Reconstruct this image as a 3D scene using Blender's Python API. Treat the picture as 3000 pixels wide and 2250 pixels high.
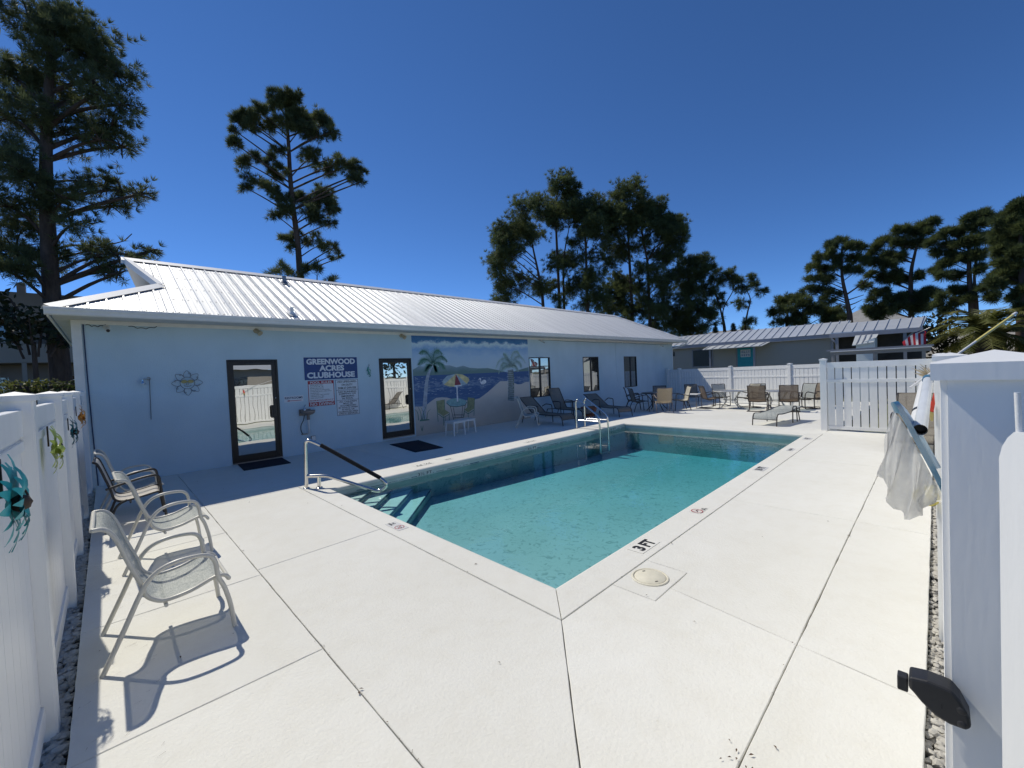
import bpy, bmesh, math, random
import numpy as np
from mathutils import Vector, Matrix
random.seed(7); rng = np.random.default_rng(7)
scene = bpy.context.scene
for o in list(bpy.data.objects): bpy.data.objects.remove(o)
PI = math.pi; rad = math.radians

# ---------------------------------------------------------------- camera
CAMH = 1.7; FPX = 1215.739
RC = np.array([[0.71378, -0.698977, -0.044155], [-0.051447, 0.010547, -0.99862], [0.698478, 0.715066, -0.028433]])
cd = bpy.data.cameras.new('camera'); cam = bpy.data.objects.new('camera', cd); scene.collection.objects.link(cam)
cd.sensor_width = 36.0; cd.lens = FPX / 3000 * 36.0; cd.clip_start = 0.05; cd.clip_end = 3000
rt, up, bk = RC[0], -RC[1], -RC[2]
cam.matrix_world = Matrix(((rt[0], up[0], bk[0], 0), (rt[1], up[1], bk[1], 0), (rt[2], up[2], bk[2], CAMH), (0, 0, 0, 1)))
scene.camera = cam

# ---------------------------------------------------------------- sky, sun, exposure
TO_SUN = Vector((-0.115, 0.77, 1.0)).normalized()
SUN_EL = math.asin(TO_SUN.z); SUN_AZ = math.atan2(TO_SUN.x, TO_SUN.y)
world = bpy.data.worlds.new('World'); scene.world = world; world.use_nodes = True
wn = world.node_tree.nodes; wl = world.node_tree.links; wn.clear()
wo = wn.new('ShaderNodeOutputWorld'); wb = wn.new('ShaderNodeBackground'); ws = wn.new('ShaderNodeTexSky')
ws.sky_type = 'NISHITA'; ws.sun_disc = False; ws.sun_elevation = SUN_EL; ws.sun_rotation = SUN_AZ
ws.air_density = 0.5; ws.dust_density = 0.0; ws.ozone_density = 10.0; ws.altitude = 0
wb.inputs['Strength'].default_value = 0.15
hs = wn.new('ShaderNodeHueSaturation'); hs.inputs['Saturation'].default_value = 1.06; wl.new(ws.outputs[0], hs.inputs['Color']); wl.new(hs.outputs[0], wb.inputs[0]); wl.new(wb.outputs[0], wo.inputs[0])
sd = bpy.data.lights.new('sun', 'SUN'); sd.energy = 3.6; sd.angle = rad(0.53); sd.color = (1.0, 0.945, 0.825)
sun = bpy.data.objects.new('sun', sd); scene.collection.objects.link(sun)
sun.rotation_euler = (-TO_SUN).to_track_quat('-Z', 'Y').to_euler(); sun.location = (0, 0, 30)
scene.view_settings.view_transform = 'Standard'; scene.view_settings.look = 'None'
scene.view_settings.gamma = 1.0; scene.view_settings.exposure = 0.0; scene.view_settings.use_curve_mapping = False
scene.cycles.max_bounces = 10; scene.cycles.transparent_max_bounces = 16; scene.cycles.diffuse_bounces = 4
scene.cycles.caustics_reflective = False; scene.cycles.caustics_refractive = False

# ---------------------------------------------------------------- pixel helpers (photo of 3000 x 2250) to points in the place
def ray(u): return RC.T @ np.array([u[0] - 1500.0, u[1] - 1125.0, FPX])
def on_y(u, y): d = ray(u); return np.array([0, 0, CAMH]) + d * (y / d[1])
def on_x(u, x): d = ray(u); return np.array([0, 0, CAMH]) + d * (x / d[0])
def at_range(u, r): d = ray(u); return np.array([0, 0, CAMH]) + d * (r / math.hypot(d[0], d[1]))
def zoomed(ox, oy, s): return lambda x, y: (ox + x / s, oy + y / s)

# ---------------------------------------------------------------- materials
M = {}
def nodes_of(name):
    m = bpy.data.materials.new(name); m.use_nodes = True; nt = m.node_tree
    return m, nt, nt.nodes['Principled BSDF'], nt.nodes['Material Output']
def mk(name, col, rough=0.6, var=0.12, scale=4.0, bump=0.0, bscale=60.0, metal=0.0, spec=0.5, col2=None, detail=6.0, stretch=None, trans=0.0):
    m, nt, b, out = nodes_of(name); n, l = nt.nodes, nt.links
    tc = n.new('ShaderNodeTexCoord'); vec = tc.outputs['Object']
    if stretch:
        mp = n.new('ShaderNodeMapping'); mp.inputs['Scale'].default_value = stretch; l.new(vec, mp.inputs[0]); vec = mp.outputs[0]
    nz = n.new('ShaderNodeTexNoise'); nz.inputs['Scale'].default_value = scale; nz.inputs['Detail'].default_value = detail; nz.inputs['Roughness'].default_value = 0.62
    l.new(vec, nz.inputs['Vector'])
    cr = n.new('ShaderNodeValToRGB'); cr.color_ramp.elements[0].position = 0.32; cr.color_ramp.elements[1].position = 0.68
    c2 = col2 if col2 else tuple(min(1, c * (1 + var)) for c in col); c1 = col if col2 else tuple(c * (1 - var) for c in col)
    cr.color_ramp.elements[0].color = (*c1, 1); cr.color_ramp.elements[1].color = (*c2, 1)
    l.new(nz.outputs['Fac'], cr.inputs[0]); l.new(cr.outputs[0], b.inputs['Base Color'])
    b.inputs['Roughness'].default_value = rough; b.inputs['Metallic'].default_value = metal; b.inputs['Specular IOR Level'].default_value = spec
    if trans: b.inputs['Transmission Weight'].default_value = trans
    if bump:
        n2 = n.new('ShaderNodeTexNoise'); n2.inputs['Scale'].default_value = bscale; n2.inputs['Detail'].default_value = 5; l.new(vec, n2.inputs['Vector'])
        bp = n.new('ShaderNodeBump'); bp.inputs['Strength'].default_value = bump; bp.inputs['Distance'].default_value = 0.02
        l.new(n2.outputs['Fac'], bp.inputs['Height']); l.new(bp.outputs[0], b.inputs['Normal'])
    M[name] = m; return m

mk('ground', (0.20, 0.18, 0.12), 0.95, col2=(0.10, 0.13, 0.05), scale=0.35, bump=0.4, bscale=8)
mk('soil', (0.05, 0.045, 0.04), 0.95, 0.3, 9, 0.5, 30)
mk('stone', (0.34, 0.32, 0.28), 0.8, col2=(0.55, 0.53, 0.48), scale=7, bump=0.2, bscale=50)
mk('filler', (0.22, 0.21, 0.19), 0.95, 0.3, 8)
mk('pvc', (0.80, 0.805, 0.78), 0.36, scale=1.6, bump=0.03, bscale=30, col2=(0.88, 0.88, 0.865), stretch=(3, 3, 0.5))
mk('bronze', (0.007, 0.006, 0.006), 0.4, 0.2, 10)
mk('blackplastic', (0.022, 0.022, 0.023), 0.45, 0.2, 20, 0.05, 200)
mk('steel', (0.72, 0.70, 0.66), 0.16, 0.05, 6, metal=1.0)
mk('foam', (0.006, 0.006, 0.008), 0.85, 0.2, 20, 0.1, 80)
mk('white_trim', (0.78, 0.77, 0.74), 0.55, 0.05, 5, 0.05, 60)
mk('soffit', (0.62, 0.62, 0.60), 0.7, 0.06, 4)
mk('gable_vinyl', (0.50, 0.50, 0.48), 0.7, 0.08, 3)
mk('beige_frame', (0.62, 0.60, 0.53), 0.35, 0.05, 12, 0.03, 120)
mk('dark_frame', (0.022, 0.018, 0.017), 0.4, 0.2, 12)
mk('brown_frame', (0.045, 0.034, 0.028), 0.4, 0.2, 12)
mk('white_plastic', (0.74, 0.74, 0.72), 0.4, 0.04, 8)
mk('mat_rubber', (0.006, 0.007, 0.018), 0.95, 0.2, 30, 0.2, 300)
mk('lid', (0.70, 0.66, 0.53), 0.6, 0.06, 14, 0.05, 60)
mk('print_black', (0.012, 0.012, 0.014), 0.6, 0.1, 10)
mk('print_navy', (0.018, 0.035, 0.10), 0.6, 0.1, 10)
mk('print_white', (0.62, 0.62, 0.61), 0.55, 0.05, 10)
mk('print_red', (0.36, 0.02, 0.03), 0.55, 0.08, 10)
mk('sign_blue', (0.012, 0.050, 0.20), 0.45, 0.08, 6)
mk('sign_white', (0.70, 0.73, 0.76), 0.45, 0.03, 6)
mk('tan_plastic', (0.50, 0.42, 0.28), 0.5, 0.1, 10)
mk('grey_metal', (0.30, 0.30, 0.30), 0.4, 0.1, 10, metal=0.7)
mk('taupe', (0.25, 0.21, 0.18), 0.45, 0.1, 10)
mk('wire_grey', (0.17, 0.19, 0.20), 0.5, 0.1, 20)
mk('yellow', (0.42, 0.34, 0.12), 0.5, 0.1, 10)
mk('gecko_green', (0.05, 0.30, 0.24), 0.4, 0.25, 20)
mk('teal_petal', (0.02, 0.34, 0.37), 0.4, 0.25, 14)
mk('navy_petal', (0.008, 0.10, 0.13), 0.4, 0.3, 14)
mk('lime_petal', (0.42, 0.50, 0.10), 0.4, 0.2, 14)
mk('orange_petal', (0.55, 0.27, 0.05), 0.4, 0.25, 14)
mk('rust', (0.06, 0.04, 0.03), 0.8, 0.3, 20)
mk('terracotta', (0.30, 0.11, 0.05), 0.8, 0.15, 9)
mk('pool_blue', (0.05, 0.17, 0.28), 0.35, 0.08, 12)
mk('red_plastic', (0.65, 0.06, 0.03), 0.4, 0.1, 9)
mk('pale_blue', (0.45, 0.58, 0.70), 0.4, 0.08, 9)
mk('bark', (0.075, 0.052, 0.040), 0.95, 0.4, 6, 0.8, 22, stretch=(1, 1, 0.25))
mk('dead_leaf', (0.10, 0.06, 0.035), 0.9, 0.4, 40)
mk('mobile_trim', (0.24, 0.25, 0.28), 0.6, 0.06, 3)
mk('mobile_dark_trim', (0.30, 0.31, 0.35), 0.6, 0.06, 3)
mk('mobile_roof', (0.60, 0.62, 0.63), 0.36, 0.06, 1.5, metal=0.35)
mk('awning', (0.58, 0.60, 0.58), 0.4, 0.05, 2, metal=0.2)
mk('turquoise', (0.02, 0.30, 0.38), 0.5, 0.08, 4)
mk('shed_white', (0.66, 0.72, 0.72), 0.5, 0.05, 3)
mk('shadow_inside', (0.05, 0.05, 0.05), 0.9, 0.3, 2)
mk('grey_wood', (0.34, 0.31, 0.27), 0.85, 0.2, 5, 0.2, 30, stretch=(1, 0.1, 1))
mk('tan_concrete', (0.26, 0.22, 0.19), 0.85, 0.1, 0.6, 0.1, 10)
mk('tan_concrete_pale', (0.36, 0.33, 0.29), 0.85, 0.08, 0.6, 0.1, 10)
mk('shingle', (0.30, 0.29, 0.27), 0.9, 0.12, 2.5, 0.3, 12)
mk('flag_red', (0.45, 0.015, 0.03), 0.7, 0.08, 5)
mk('flag_white', (0.80, 0.78, 0.78), 0.7, 0.04, 5)
mk('flag_blue', (0.02, 0.03, 0.10), 0.7, 0.1, 5)
mk('pole_yellow', (0.72, 0.62, 0.16), 0.4, 0.08, 6)

def sling(name, c, c2, alpha=0.12):
    m, nt, b, out = nodes_of(name); n, l = nt.nodes, nt.links
    tc = n.new('ShaderNodeTexCoord'); mp = n.new('ShaderNodeMapping'); mp.inputs['Scale'].default_value = (26, 150, 26)
    mp2 = n.new('ShaderNodeMapping'); mp2.inputs['Scale'].default_value = (150, 26, 150)
    a = n.new('ShaderNodeTexNoise'); a.inputs['Scale'].default_value = 1; a.inputs['Detail'].default_value = 3
    d = n.new('ShaderNodeTexNoise'); d.inputs['Scale'].default_value = 1; d.inputs['Detail'].default_value = 3
    l.new(tc.outputs['Object'], mp.inputs[0]); l.new(tc.outputs['Object'], mp2.inputs[0]); l.new(mp.outputs[0], a.inputs['Vector']); l.new(mp2.outputs[0], d.inputs['Vector'])
    ad = n.new('ShaderNodeMath'); ad.operation = 'ADD'; l.new(a.outputs['Fac'], ad.inputs[0]); l.new(d.outputs['Fac'], ad.inputs[1])
    cr = n.new('ShaderNodeMapRange'); cr.inputs[1].default_value = 0.75; cr.inputs[2].default_value = 1.25; l.new(ad.outputs[0], cr.inputs[0])
    mx = n.new('ShaderNodeMix'); mx.data_type = 'RGBA'; mx.inputs[6].default_value = (*c, 1); mx.inputs[7].default_value = (*c2, 1); l.new(cr.outputs[0], mx.inputs[0])
    l.new(mx.outputs[2], b.inputs['Base Color']); b.inputs['Roughness'].default_value = 0.75
    tl = n.new('ShaderNodeBsdfTranslucent'); l.new(mx.outputs[2], tl.inputs[0]); s = n.new('ShaderNodeMixShader'); s.inputs[0].default_value = 0.25
    l.new(b.outputs[0], s.inputs[1]); l.new(tl.outputs[0], s.inputs[2])
    tr = n.new('ShaderNodeBsdfTransparent'); s2 = n.new('ShaderNodeMixShader'); s2.inputs[0].default_value = alpha
    l.new(s.outputs[0], s2.inputs[1]); l.new(tr.outputs[0], s2.inputs[2]); l.new(s2.outputs[0], out.inputs[0]); M[name] = m
sling('sling_grey', (0.30, 0.33, 0.32), (0.56, 0.58, 0.54))
sling('sling_white', (0.60, 0.55, 0.48), (0.72, 0.68, 0.60), 0.05)
sling('sling_taupe', (0.16, 0.14, 0.11), (0.26, 0.23, 0.19))
sling('sling_brown', (0.14, 0.10, 0.07), (0.24, 0.18, 0.12))
sling('sling_tan', (0.34, 0.27, 0.17), (0.46, 0.37, 0.25))
sling('sling_cream', (0.58, 0.53, 0.42), (0.70, 0.66, 0.54))

def deck_material():
    m, nt, b, out = nodes_of('deck'); n, l = nt.nodes, nt.links
    tc = n.new('ShaderNodeTexCoord')
    def noise(s, d=6, r=0.6):
        z = n.new('ShaderNodeTexNoise'); z.inputs['Scale'].default_value = s; z.inputs['Detail'].default_value = d; z.inputs['Roughness'].default_value = r
        l.new(tc.outputs['Object'], z.inputs['Vector']); return z
    big = noise(0.55); mid = noise(5.0, 8, 0.7); fine = noise(48, 5); spk = noise(28, 2)
    r1 = n.new('ShaderNodeValToRGB'); e = r1.color_ramp.elements; e[0].position = 0.35; e[0].color = (0.735, 0.722, 0.660, 1); e[1].position = 0.62; e[1].color = (0.775, 0.765, 0.712, 1)
    l.new(big.outputs['Fac'], r1.inputs[0])
    r2 = n.new('ShaderNodeValToRGB'); e = r2.color_ramp.elements; e[0].position = 0.25; e[0].color = (0.955, 0.945, 0.925, 1); e[1].position = 0.55; e[1].color = (1, 1, 1, 1)
    l.new(mid.outputs['Fac'], r2.inputs[0])
    r3 = n.new('ShaderNodeValToRGB'); e = r3.color_ramp.elements; e[0].position = 0.70; e[0].color = (1, 1, 1, 1); e[1].position = 0.78; e[1].color = (0.80, 0.76, 0.68, 1)
    l.new(spk.outputs['Fac'], r3.inputs[0])
    m1 = n.new('ShaderNodeMix'); m1.data_type = 'RGBA'; m1.blend_type = 'MULTIPLY'; m1.inputs[0].default_value = 1; l.new(r1.outputs[0], m1.inputs[6]); l.new(r2.outputs[0], m1.inputs[7])
    m2 = n.new('ShaderNodeMix'); m2.data_type = 'RGBA'; m2.blend_type = 'MULTIPLY'; m2.inputs[0].default_value = 0.4; l.new(m1.outputs[2], m2.inputs[6]); l.new(r3.outputs[0], m2.inputs[7])
    oi = n.new('ShaderNodeObjectInfo'); mr = n.new('ShaderNodeMapRange'); mr.inputs[3].default_value = 0.955; mr.inputs[4].default_value = 1.0; l.new(oi.outputs['Random'], mr.inputs[0]); m3 = n.new('ShaderNodeMix'); m3.data_type = 'RGBA'; m3.blend_type = 'MULTIPLY'; m3.inputs[0].default_value = 1; l.new(m2.outputs[2], m3.inputs[6]); l.new(mr.outputs[0], m3.inputs[7]); l.new(m3.outputs[2], b.inputs['Base Color']); b.inputs['Roughness'].default_value = 0.85; b.inputs['Specular IOR Level'].default_value = 0.25
    bp = n.new('ShaderNodeBump'); bp.inputs['Strength'].default_value = 0.5; bp.inputs['Distance'].default_value = 0.008; l.new(fine.outputs['Fac'], bp.inputs['Height'])
    b2 = n.new('ShaderNodeBump'); b2.inputs['Strength'].default_value = 0.35; b2.inputs['Distance'].default_value = 0.01; l.new(mid.outputs['Fac'], b2.inputs['Height']); l.new(bp.outputs[0], b2.inputs['Normal'])
    l.new(b2.outputs[0], b.inputs['Normal']); M['deck'] = m
deck_material()

def stucco():
    m, nt, b, out = nodes_of('stucco'); n, l = nt.nodes, nt.links
    tc = n.new('ShaderNodeTexCoord')
    z1 = n.new('ShaderNodeTexNoise'); z1.inputs['Scale'].default_value = 1.1; z1.inputs['Detail'].default_value = 8; l.new(tc.outputs['Object'], z1.inputs['Vector'])
    r = n.new('ShaderNodeValToRGB'); e = r.color_ramp.elements; e[0].position = 0.3; e[0].color = (0.51, 0.64, 0.71, 1); e[1].position = 0.7; e[1].color = (0.58, 0.71, 0.78, 1); l.new(z1.outputs['Fac'], r.inputs[0])
    z2 = n.new('ShaderNodeTexNoise'); z2.inputs['Scale'].default_value = 22; z2.inputs['Detail'].default_value = 3; l.new(tc.outputs['Object'], z2.inputs['Vector'])
    r2 = n.new('ShaderNodeValToRGB'); e = r2.color_ramp.elements; e[0].position = 0.72; e[0].color = (1, 1, 1, 1); e[1].position = 0.80; e[1].color = (0.72, 0.70, 0.68, 1); l.new(z2.outputs['Fac'], r2.inputs[0])
    mx = n.new('ShaderNodeMix'); mx.data_type = 'RGBA'; mx.blend_type = 'MULTIPLY'; mx.inputs[0].default_value = 0.6; l.new(r.outputs[0], mx.inputs[6]); l.new(r2.outputs[0], mx.inputs[7])
    mp = n.new('ShaderNodeMapping'); mp.inputs['Scale'].default_value = (1.7, 1.7, 0.6); l.new(tc.outputs['Object'], mp.inputs[0]); z4 = n.new('ShaderNodeTexNoise'); z4.inputs['Scale'].default_value = 1.0; z4.inputs['Detail'].default_value = 7; l.new(mp.outputs[0], z4.inputs['Vector'])
    r4 = n.new('ShaderNodeValToRGB'); e = r4.color_ramp.elements; e[0].position = 0.30; e[0].color = (0.95, 0.955, 0.95, 1); e[1].position = 0.55; e[1].color = (1, 1, 1, 1); l.new(z4.outputs['Fac'], r4.inputs[0])
    mx2 = n.new('ShaderNodeMix'); mx2.data_type = 'RGBA'; mx2.blend_type = 'MULTIPLY'; mx2.inputs[0].default_value = 1.0; l.new(mx.outputs[2], mx2.inputs[6]); l.new(r4.outputs[0], mx2.inputs[7])
    l.new(mx2.outputs[2], b.inputs['Base Color']); b.inputs['Roughness'].default_value = 0.8
    z3 = n.new('ShaderNodeTexNoise'); z3.inputs['Scale'].default_value = 55; z3.inputs['Detail'].default_value = 5; l.new(tc.outputs['Object'], z3.inputs['Vector'])
    bp = n.new('ShaderNodeBump'); bp.inputs['Strength'].default_value = 0.5; bp.inputs['Distance'].default_value = 0.012; l.new(z3.outputs['Fac'], bp.inputs['Height']); l.new(bp.outputs[0], b.inputs['Normal'])
    M['stucco'] = m
stucco()

def roof_metal():
    m, nt, b, out = nodes_of('roof_metal'); n, l = nt.nodes, nt.links
    tc = n.new('ShaderNodeTexCoord'); mp = n.new('ShaderNodeMapping'); mp.inputs['Scale'].default_value = (4.4, 0.25, 0.25); l.new(tc.outputs['Object'], mp.inputs[0])
    z1 = n.new('ShaderNodeTexNoise'); z1.inputs['Scale'].default_value = 1; z1.inputs['Detail'].default_value = 6; l.new(mp.outputs[0], z1.inputs['Vector'])
    r = n.new('ShaderNodeValToRGB'); e = r.color_ramp.elements; e[0].position = 0.3; e[0].color = (0.64, 0.645, 0.64, 1); e[1].position = 0.7; e[1].color = (0.76, 0.765, 0.755, 1); l.new(z1.outputs['Fac'], r.inputs[0])
    l.new(r.outputs[0], b.inputs['Base Color']); b.inputs['Roughness'].default_value = 0.43; b.inputs['Metallic'].default_value = 0.35; M['roof_metal'] = m
roof_metal()

def mirror_glass(name, refl, tint=(0.02, 0.022, 0.025), gl=(0.93, 0.94, 0.92)):
    m, nt, b, out = nodes_of(name); n, l = nt.nodes, nt.links
    b.inputs['Base Color'].default_value = (*tint, 1); b.inputs['Roughness'].default_value = 0.08
    g = n.new('ShaderNodeBsdfGlossy'); g.inputs['Roughness'].default_value = 0.004; g.inputs['Color'].default_value = (*gl, 1)
    tc = n.new('ShaderNodeTexCoord'); z = n.new('ShaderNodeTexNoise'); z.inputs['Scale'].default_value = 1.6; z.inputs['Detail'].default_value = 1.5; l.new(tc.outputs['Object'], z.inputs['Vector'])
    bp = n.new('ShaderNodeBump'); bp.inputs['Strength'].default_value = 0.10; bp.inputs['Distance'].default_value = 0.02; l.new(z.outputs['Fac'], bp.inputs['Height']); l.new(bp.outputs[0], g.inputs['Normal'])
    s = n.new('ShaderNodeMixShader'); s.inputs[0].default_value = refl; l.new(b.outputs[0], s.inputs[1]); l.new(g.outputs[0], s.inputs[2]); l.new(s.outputs[0], out.inputs[0]); M[name] = m
mirror_glass('film_glass', 0.62)
mirror_glass('window_glass', 0.42)
mirror_glass('dark_glass', 0.12)

def clear_glass(name, tint, gloss=0.12):
    m, nt, b, out = nodes_of(name); n, l = nt.nodes, nt.links
    tr = n.new('ShaderNodeBsdfTransparent'); tr.inputs[0].default_value = (*tint, 1)
    g = n.new('ShaderNodeBsdfGlossy'); g.inputs['Roughness'].default_value = 0.03
    fr = n.new('ShaderNodeFresnel'); fr.inputs[0].default_value = 1.45; ad = n.new('ShaderNodeMath'); ad.operation = 'ADD'; ad.inputs[1].default_value = gloss; l.new(fr.outputs[0], ad.inputs[0])
    s = n.new('ShaderNodeMixShader'); l.new(ad.outputs[0], s.inputs[0]); l.new(tr.outputs[0], s.inputs[1]); l.new(g.outputs[0], s.inputs[2]); l.new(s.outputs[0], out.inputs[0]); M[name] = m
clear_glass('table_glass', (0.72, 0.76, 0.74), 0.05)
clear_glass('clear_tube', (0.80, 0.84, 0.86), 0.15)
mk('milky_tube', (0.66, 0.69, 0.71), 0.3, 0.08, 9)

def net_material():
    m, nt, b, out = nodes_of('net'); n, l = nt.nodes, nt.links
    b.inputs['Base Color'].default_value = (0.88, 0.87, 0.84, 1); b.inputs['Roughness'].default_value = 0.7
    tc = n.new('ShaderNodeTexCoord'); z = n.new('ShaderNodeTexNoise'); z.inputs['Scale'].default_value = 9; z.inputs['Detail'].default_value = 6; l.new(tc.outputs['Object'], z.inputs['Vector'])
    mr = n.new('ShaderNodeMapRange'); mr.inputs[1].default_value = 0.3; mr.inputs[2].default_value = 0.7; mr.inputs[3].default_value = 0.20; mr.inputs[4].default_value = 0.50; l.new(z.outputs['Fac'], mr.inputs[0])
    tl = n.new('ShaderNodeBsdfTranslucent'); tl.inputs[0].default_value = (0.88, 0.87, 0.84, 1); s = n.new('ShaderNodeMixShader'); s.inputs[0].default_value = 0.6; l.new(b.outputs[0], s.inputs[1]); l.new(tl.outputs[0], s.inputs[2])
    tr = n.new('ShaderNodeBsdfTransparent'); s2 = n.new('ShaderNodeMixShader'); l.new(mr.outputs[0], s2.inputs[0]); l.new(s.outputs[0], s2.inputs[1]); l.new(tr.outputs[0], s2.inputs[2]); l.new(s2.outputs[0], out.inputs[0]); M['net'] = m
net_material()

def foliage(name, c, c2, tr=0.25):
    m, nt, b, out = nodes_of(name); n, l = nt.nodes, nt.links
    tc = n.new('ShaderNodeTexCoord'); z = n.new('ShaderNodeTexNoise'); z.inputs['Scale'].default_value = 0.9; z.inputs['Detail'].default_value = 4; l.new(tc.outputs['Object'], z.inputs['Vector'])
    r = n.new('ShaderNodeValToRGB'); e = r.color_ramp.elements; e[0].position = 0.35; e[0].color = (*c, 1); e[1].position = 0.68; e[1].color = (*c2, 1); l.new(z.outputs['Fac'], r.inputs[0])
    l.new(r.outputs[0], b.inputs['Base Color']); b.inputs['Roughness'].default_value = 0.55; b.inputs['Specular IOR Level'].default_value = 0.35
    t = n.new('ShaderNodeBsdfTranslucent'); l.new(r.outputs[0], t.inputs[0]); s = n.new('ShaderNodeMixShader'); s.inputs[0].default_value = tr; l.new(b.outputs[0], s.inputs[1]); l.new(t.outputs[0], s.inputs[2]); l.new(s.outputs[0], out.inputs[0]); M[name] = m
foliage('needles', (0.078, 0.106, 0.054), (0.150, 0.175, 0.072), 0.5)
foliage('needles_far', (0.078, 0.108, 0.050), (0.150, 0.180, 0.064), 0.5)
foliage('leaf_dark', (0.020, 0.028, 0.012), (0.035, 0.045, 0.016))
foliage('leaf_hedge', (0.06, 0.08, 0.022), (0.17, 0.18, 0.05), 0.4)
foliage('palm_leaf', (0.10, 0.12, 0.03), (0.20, 0.19, 0.05), 0.35)
foliage('cedar', (0.03, 0.05, 0.02), (0.05, 0.08, 0.03))

def siding_material():
    m, nt, b, out = nodes_of('siding'); n, l = nt.nodes, nt.links
    tc = n.new('ShaderNodeTexCoord'); z = n.new('ShaderNodeTexNoise'); z.inputs['Scale'].default_value = 1.2; l.new(tc.outputs['Object'], z.inputs['Vector'])
    r = n.new('ShaderNodeValToRGB'); e = r.color_ramp.elements; e[0].color = (0.33, 0.32, 0.28, 1); e[1].color = (0.38, 0.37, 0.33, 1); l.new(z.outputs['Fac'], r.inputs[0]); l.new(r.outputs[0], b.inputs['Base Color']); b.inputs['Roughness'].default_value = 0.6; M['siding'] = m
siding_material()

# ---------------------------------------------------------------- mesh helpers
COL = scene.collection
class MB:
    def __init__(s): s.v = []; s.f = []; s.sm = []
    def add(s, v, f, smooth=False):
        o = len(s.v); s.v += [tuple(map(float, p)) for p in v]; s.f += [tuple(i + o for i in q) for q in f]; s.sm += [smooth] * len(f); return s
    def box(s, x0, x1, y0, y1, z0, z1):
        return s.add([(x0, y0, z0), (x1, y0, z0), (x1, y1, z0), (x0, y1, z0), (x0, y0, z1), (x1, y0, z1), (x1, y1, z1), (x0, y1, z1)],
                     [(0, 3, 2, 1), (4, 5, 6, 7), (0, 1, 5, 4), (1, 2, 6, 5), (2, 3, 7, 6), (3, 0, 4, 7)])
    def bar(s, a, b, w, h, upv=(0, 0, 1)):
        a, b = Vector(a), Vector(b); d = (b - a).normalized(); side = d.cross(Vector(upv))
        if side.length < 1e-5: side = d.cross(Vector((1, 0, 0)))
        side.normalize(); u = side.cross(d); v = []
        for p in (a, b):
            for i, j in ((-1, -1), (1, -1), (1, 1), (-1, 1)): v.append(p + side * (i * w / 2) + u * (j * h / 2))
        return s.add(v, [(0, 1, 2, 3), (7, 6, 5, 4), (0, 4, 5, 1), (1, 5, 6, 2), (2, 6, 7, 3), (3, 7, 4, 0)])
    def prism(s, poly, axis, a, b):
        def P(p, t): return (p[0], p[1], t) if axis == 'z' else ((p[0], t, p[1]) if axis == 'y' else (t, p[0], p[1]))
        n = len(poly); v = [P(p, a) for p in poly] + [P(p, b) for p in poly]
        return s.add(v, [tuple(range(n))[::-1], tuple(range(n, 2 * n))] + [(i, (i + 1) % n, n + (i + 1) % n, n + i) for i in range(n)])
    def tube(s, path, r, n=10, closed=False, caps=True):
        P = [Vector(p) for p in path]; m = len(P); rr = r if isinstance(r, (list, tuple)) else [r] * m
        tan = []
        for i in range(m):
            a = P[(i - 1) % m] if (closed or i > 0) else P[i]; b = P[(i + 1) % m] if (closed or i < m - 1) else P[i]
            tan.append((b - a).normalized())
        ref = Vector((0, 0, 1)) if abs(tan[0].z) < 0.9 else Vector((0, 1, 0))
        nrm = (ref - tan[0] * ref.dot(tan[0])).normalized(); v = []
        for i in range(m):
            nrm = (nrm - tan[i] * nrm.dot(tan[i])); nrm.normalize(); bi = tan[i].cross(nrm)
            for k in range(n):
                a = 2 * PI * k / n; v.append(P[i] + (nrm * math.cos(a) + bi * math.sin(a)) * rr[i])
        f = []
        for i in range(m if closed else m - 1):
            for k in range(n): f.append((i * n + k, i * n + (k + 1) % n, ((i + 1) % m) * n + (k + 1) % n, ((i + 1) % m) * n + k))
        s.add(v, f, True)
        if caps and not closed:
            s.add(v[:n], [tuple(range(n))[::-1]]); s.add(v[-n:], [tuple(range(n))])
        return s
    def lathe(s, prof, c, n=24, axis='z'):
        v = []; f = []
        for r, t in prof:
            for k in range(n):
                a = 2 * PI * k / n; x, y = r * math.cos(a), r * math.sin(a)
                v.append((c[0] + x, c[1] + y, c[2] + t) if axis == 'z' else ((c[0] + x, c[1] + t, c[2] + y) if axis == 'y' else (c[0] + t, c[1] + x, c[2] + y)))
        for i in range(len(prof) - 1):
            for k in range(n): f.append((i * n + k, i * n + (k + 1) % n, (i + 1) * n + (k + 1) % n, (i + 1) * n + k))
        return s.add(v, f, True)
    def strip(s, A, B, smooth=True):
        n = len(A); return s.add(list(A) + list(B), [(i, i + 1, n + i + 1, n + i) for i in range(n - 1)], smooth)
    def mesh(s, name):
        me = bpy.data.meshes.new(name); me.from_pydata(s.v, [], s.f); me.polygons.foreach_set('use_smooth', s.sm); me.update(); return me
    def build(s, name, mat, parent=None, bevel=0.0, smooth_angle=None):
        me = s.mesh(name)
        if bevel:
            b = bmesh.new(); b.from_mesh(me); bmesh.ops.remove_doubles(b, verts=b.verts, dist=1e-5)
            ed = [e for e in b.edges if len(e.link_faces) == 2 and e.calc_face_angle(0) > 0.5]
            bmesh.ops.bevel(b, geom=ed, offset=bevel, segments=2, affect='EDGES', profile=0.5); b.to_mesh(me); b.free()
        me.materials.append(M[mat]); return link(name, me, parent)
def link(name, me, parent=None):
    o = bpy.data.objects.new(name, me); COL.objects.link(o)
    if parent: o.parent = parent
    return o
def tag(o, label=None, cat=None, group=None, kind=None):
    if label: o['label'] = label
    if cat: o['category'] = cat
    if group: o['group'] = group
    if kind: o['kind'] = kind
    return o
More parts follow.
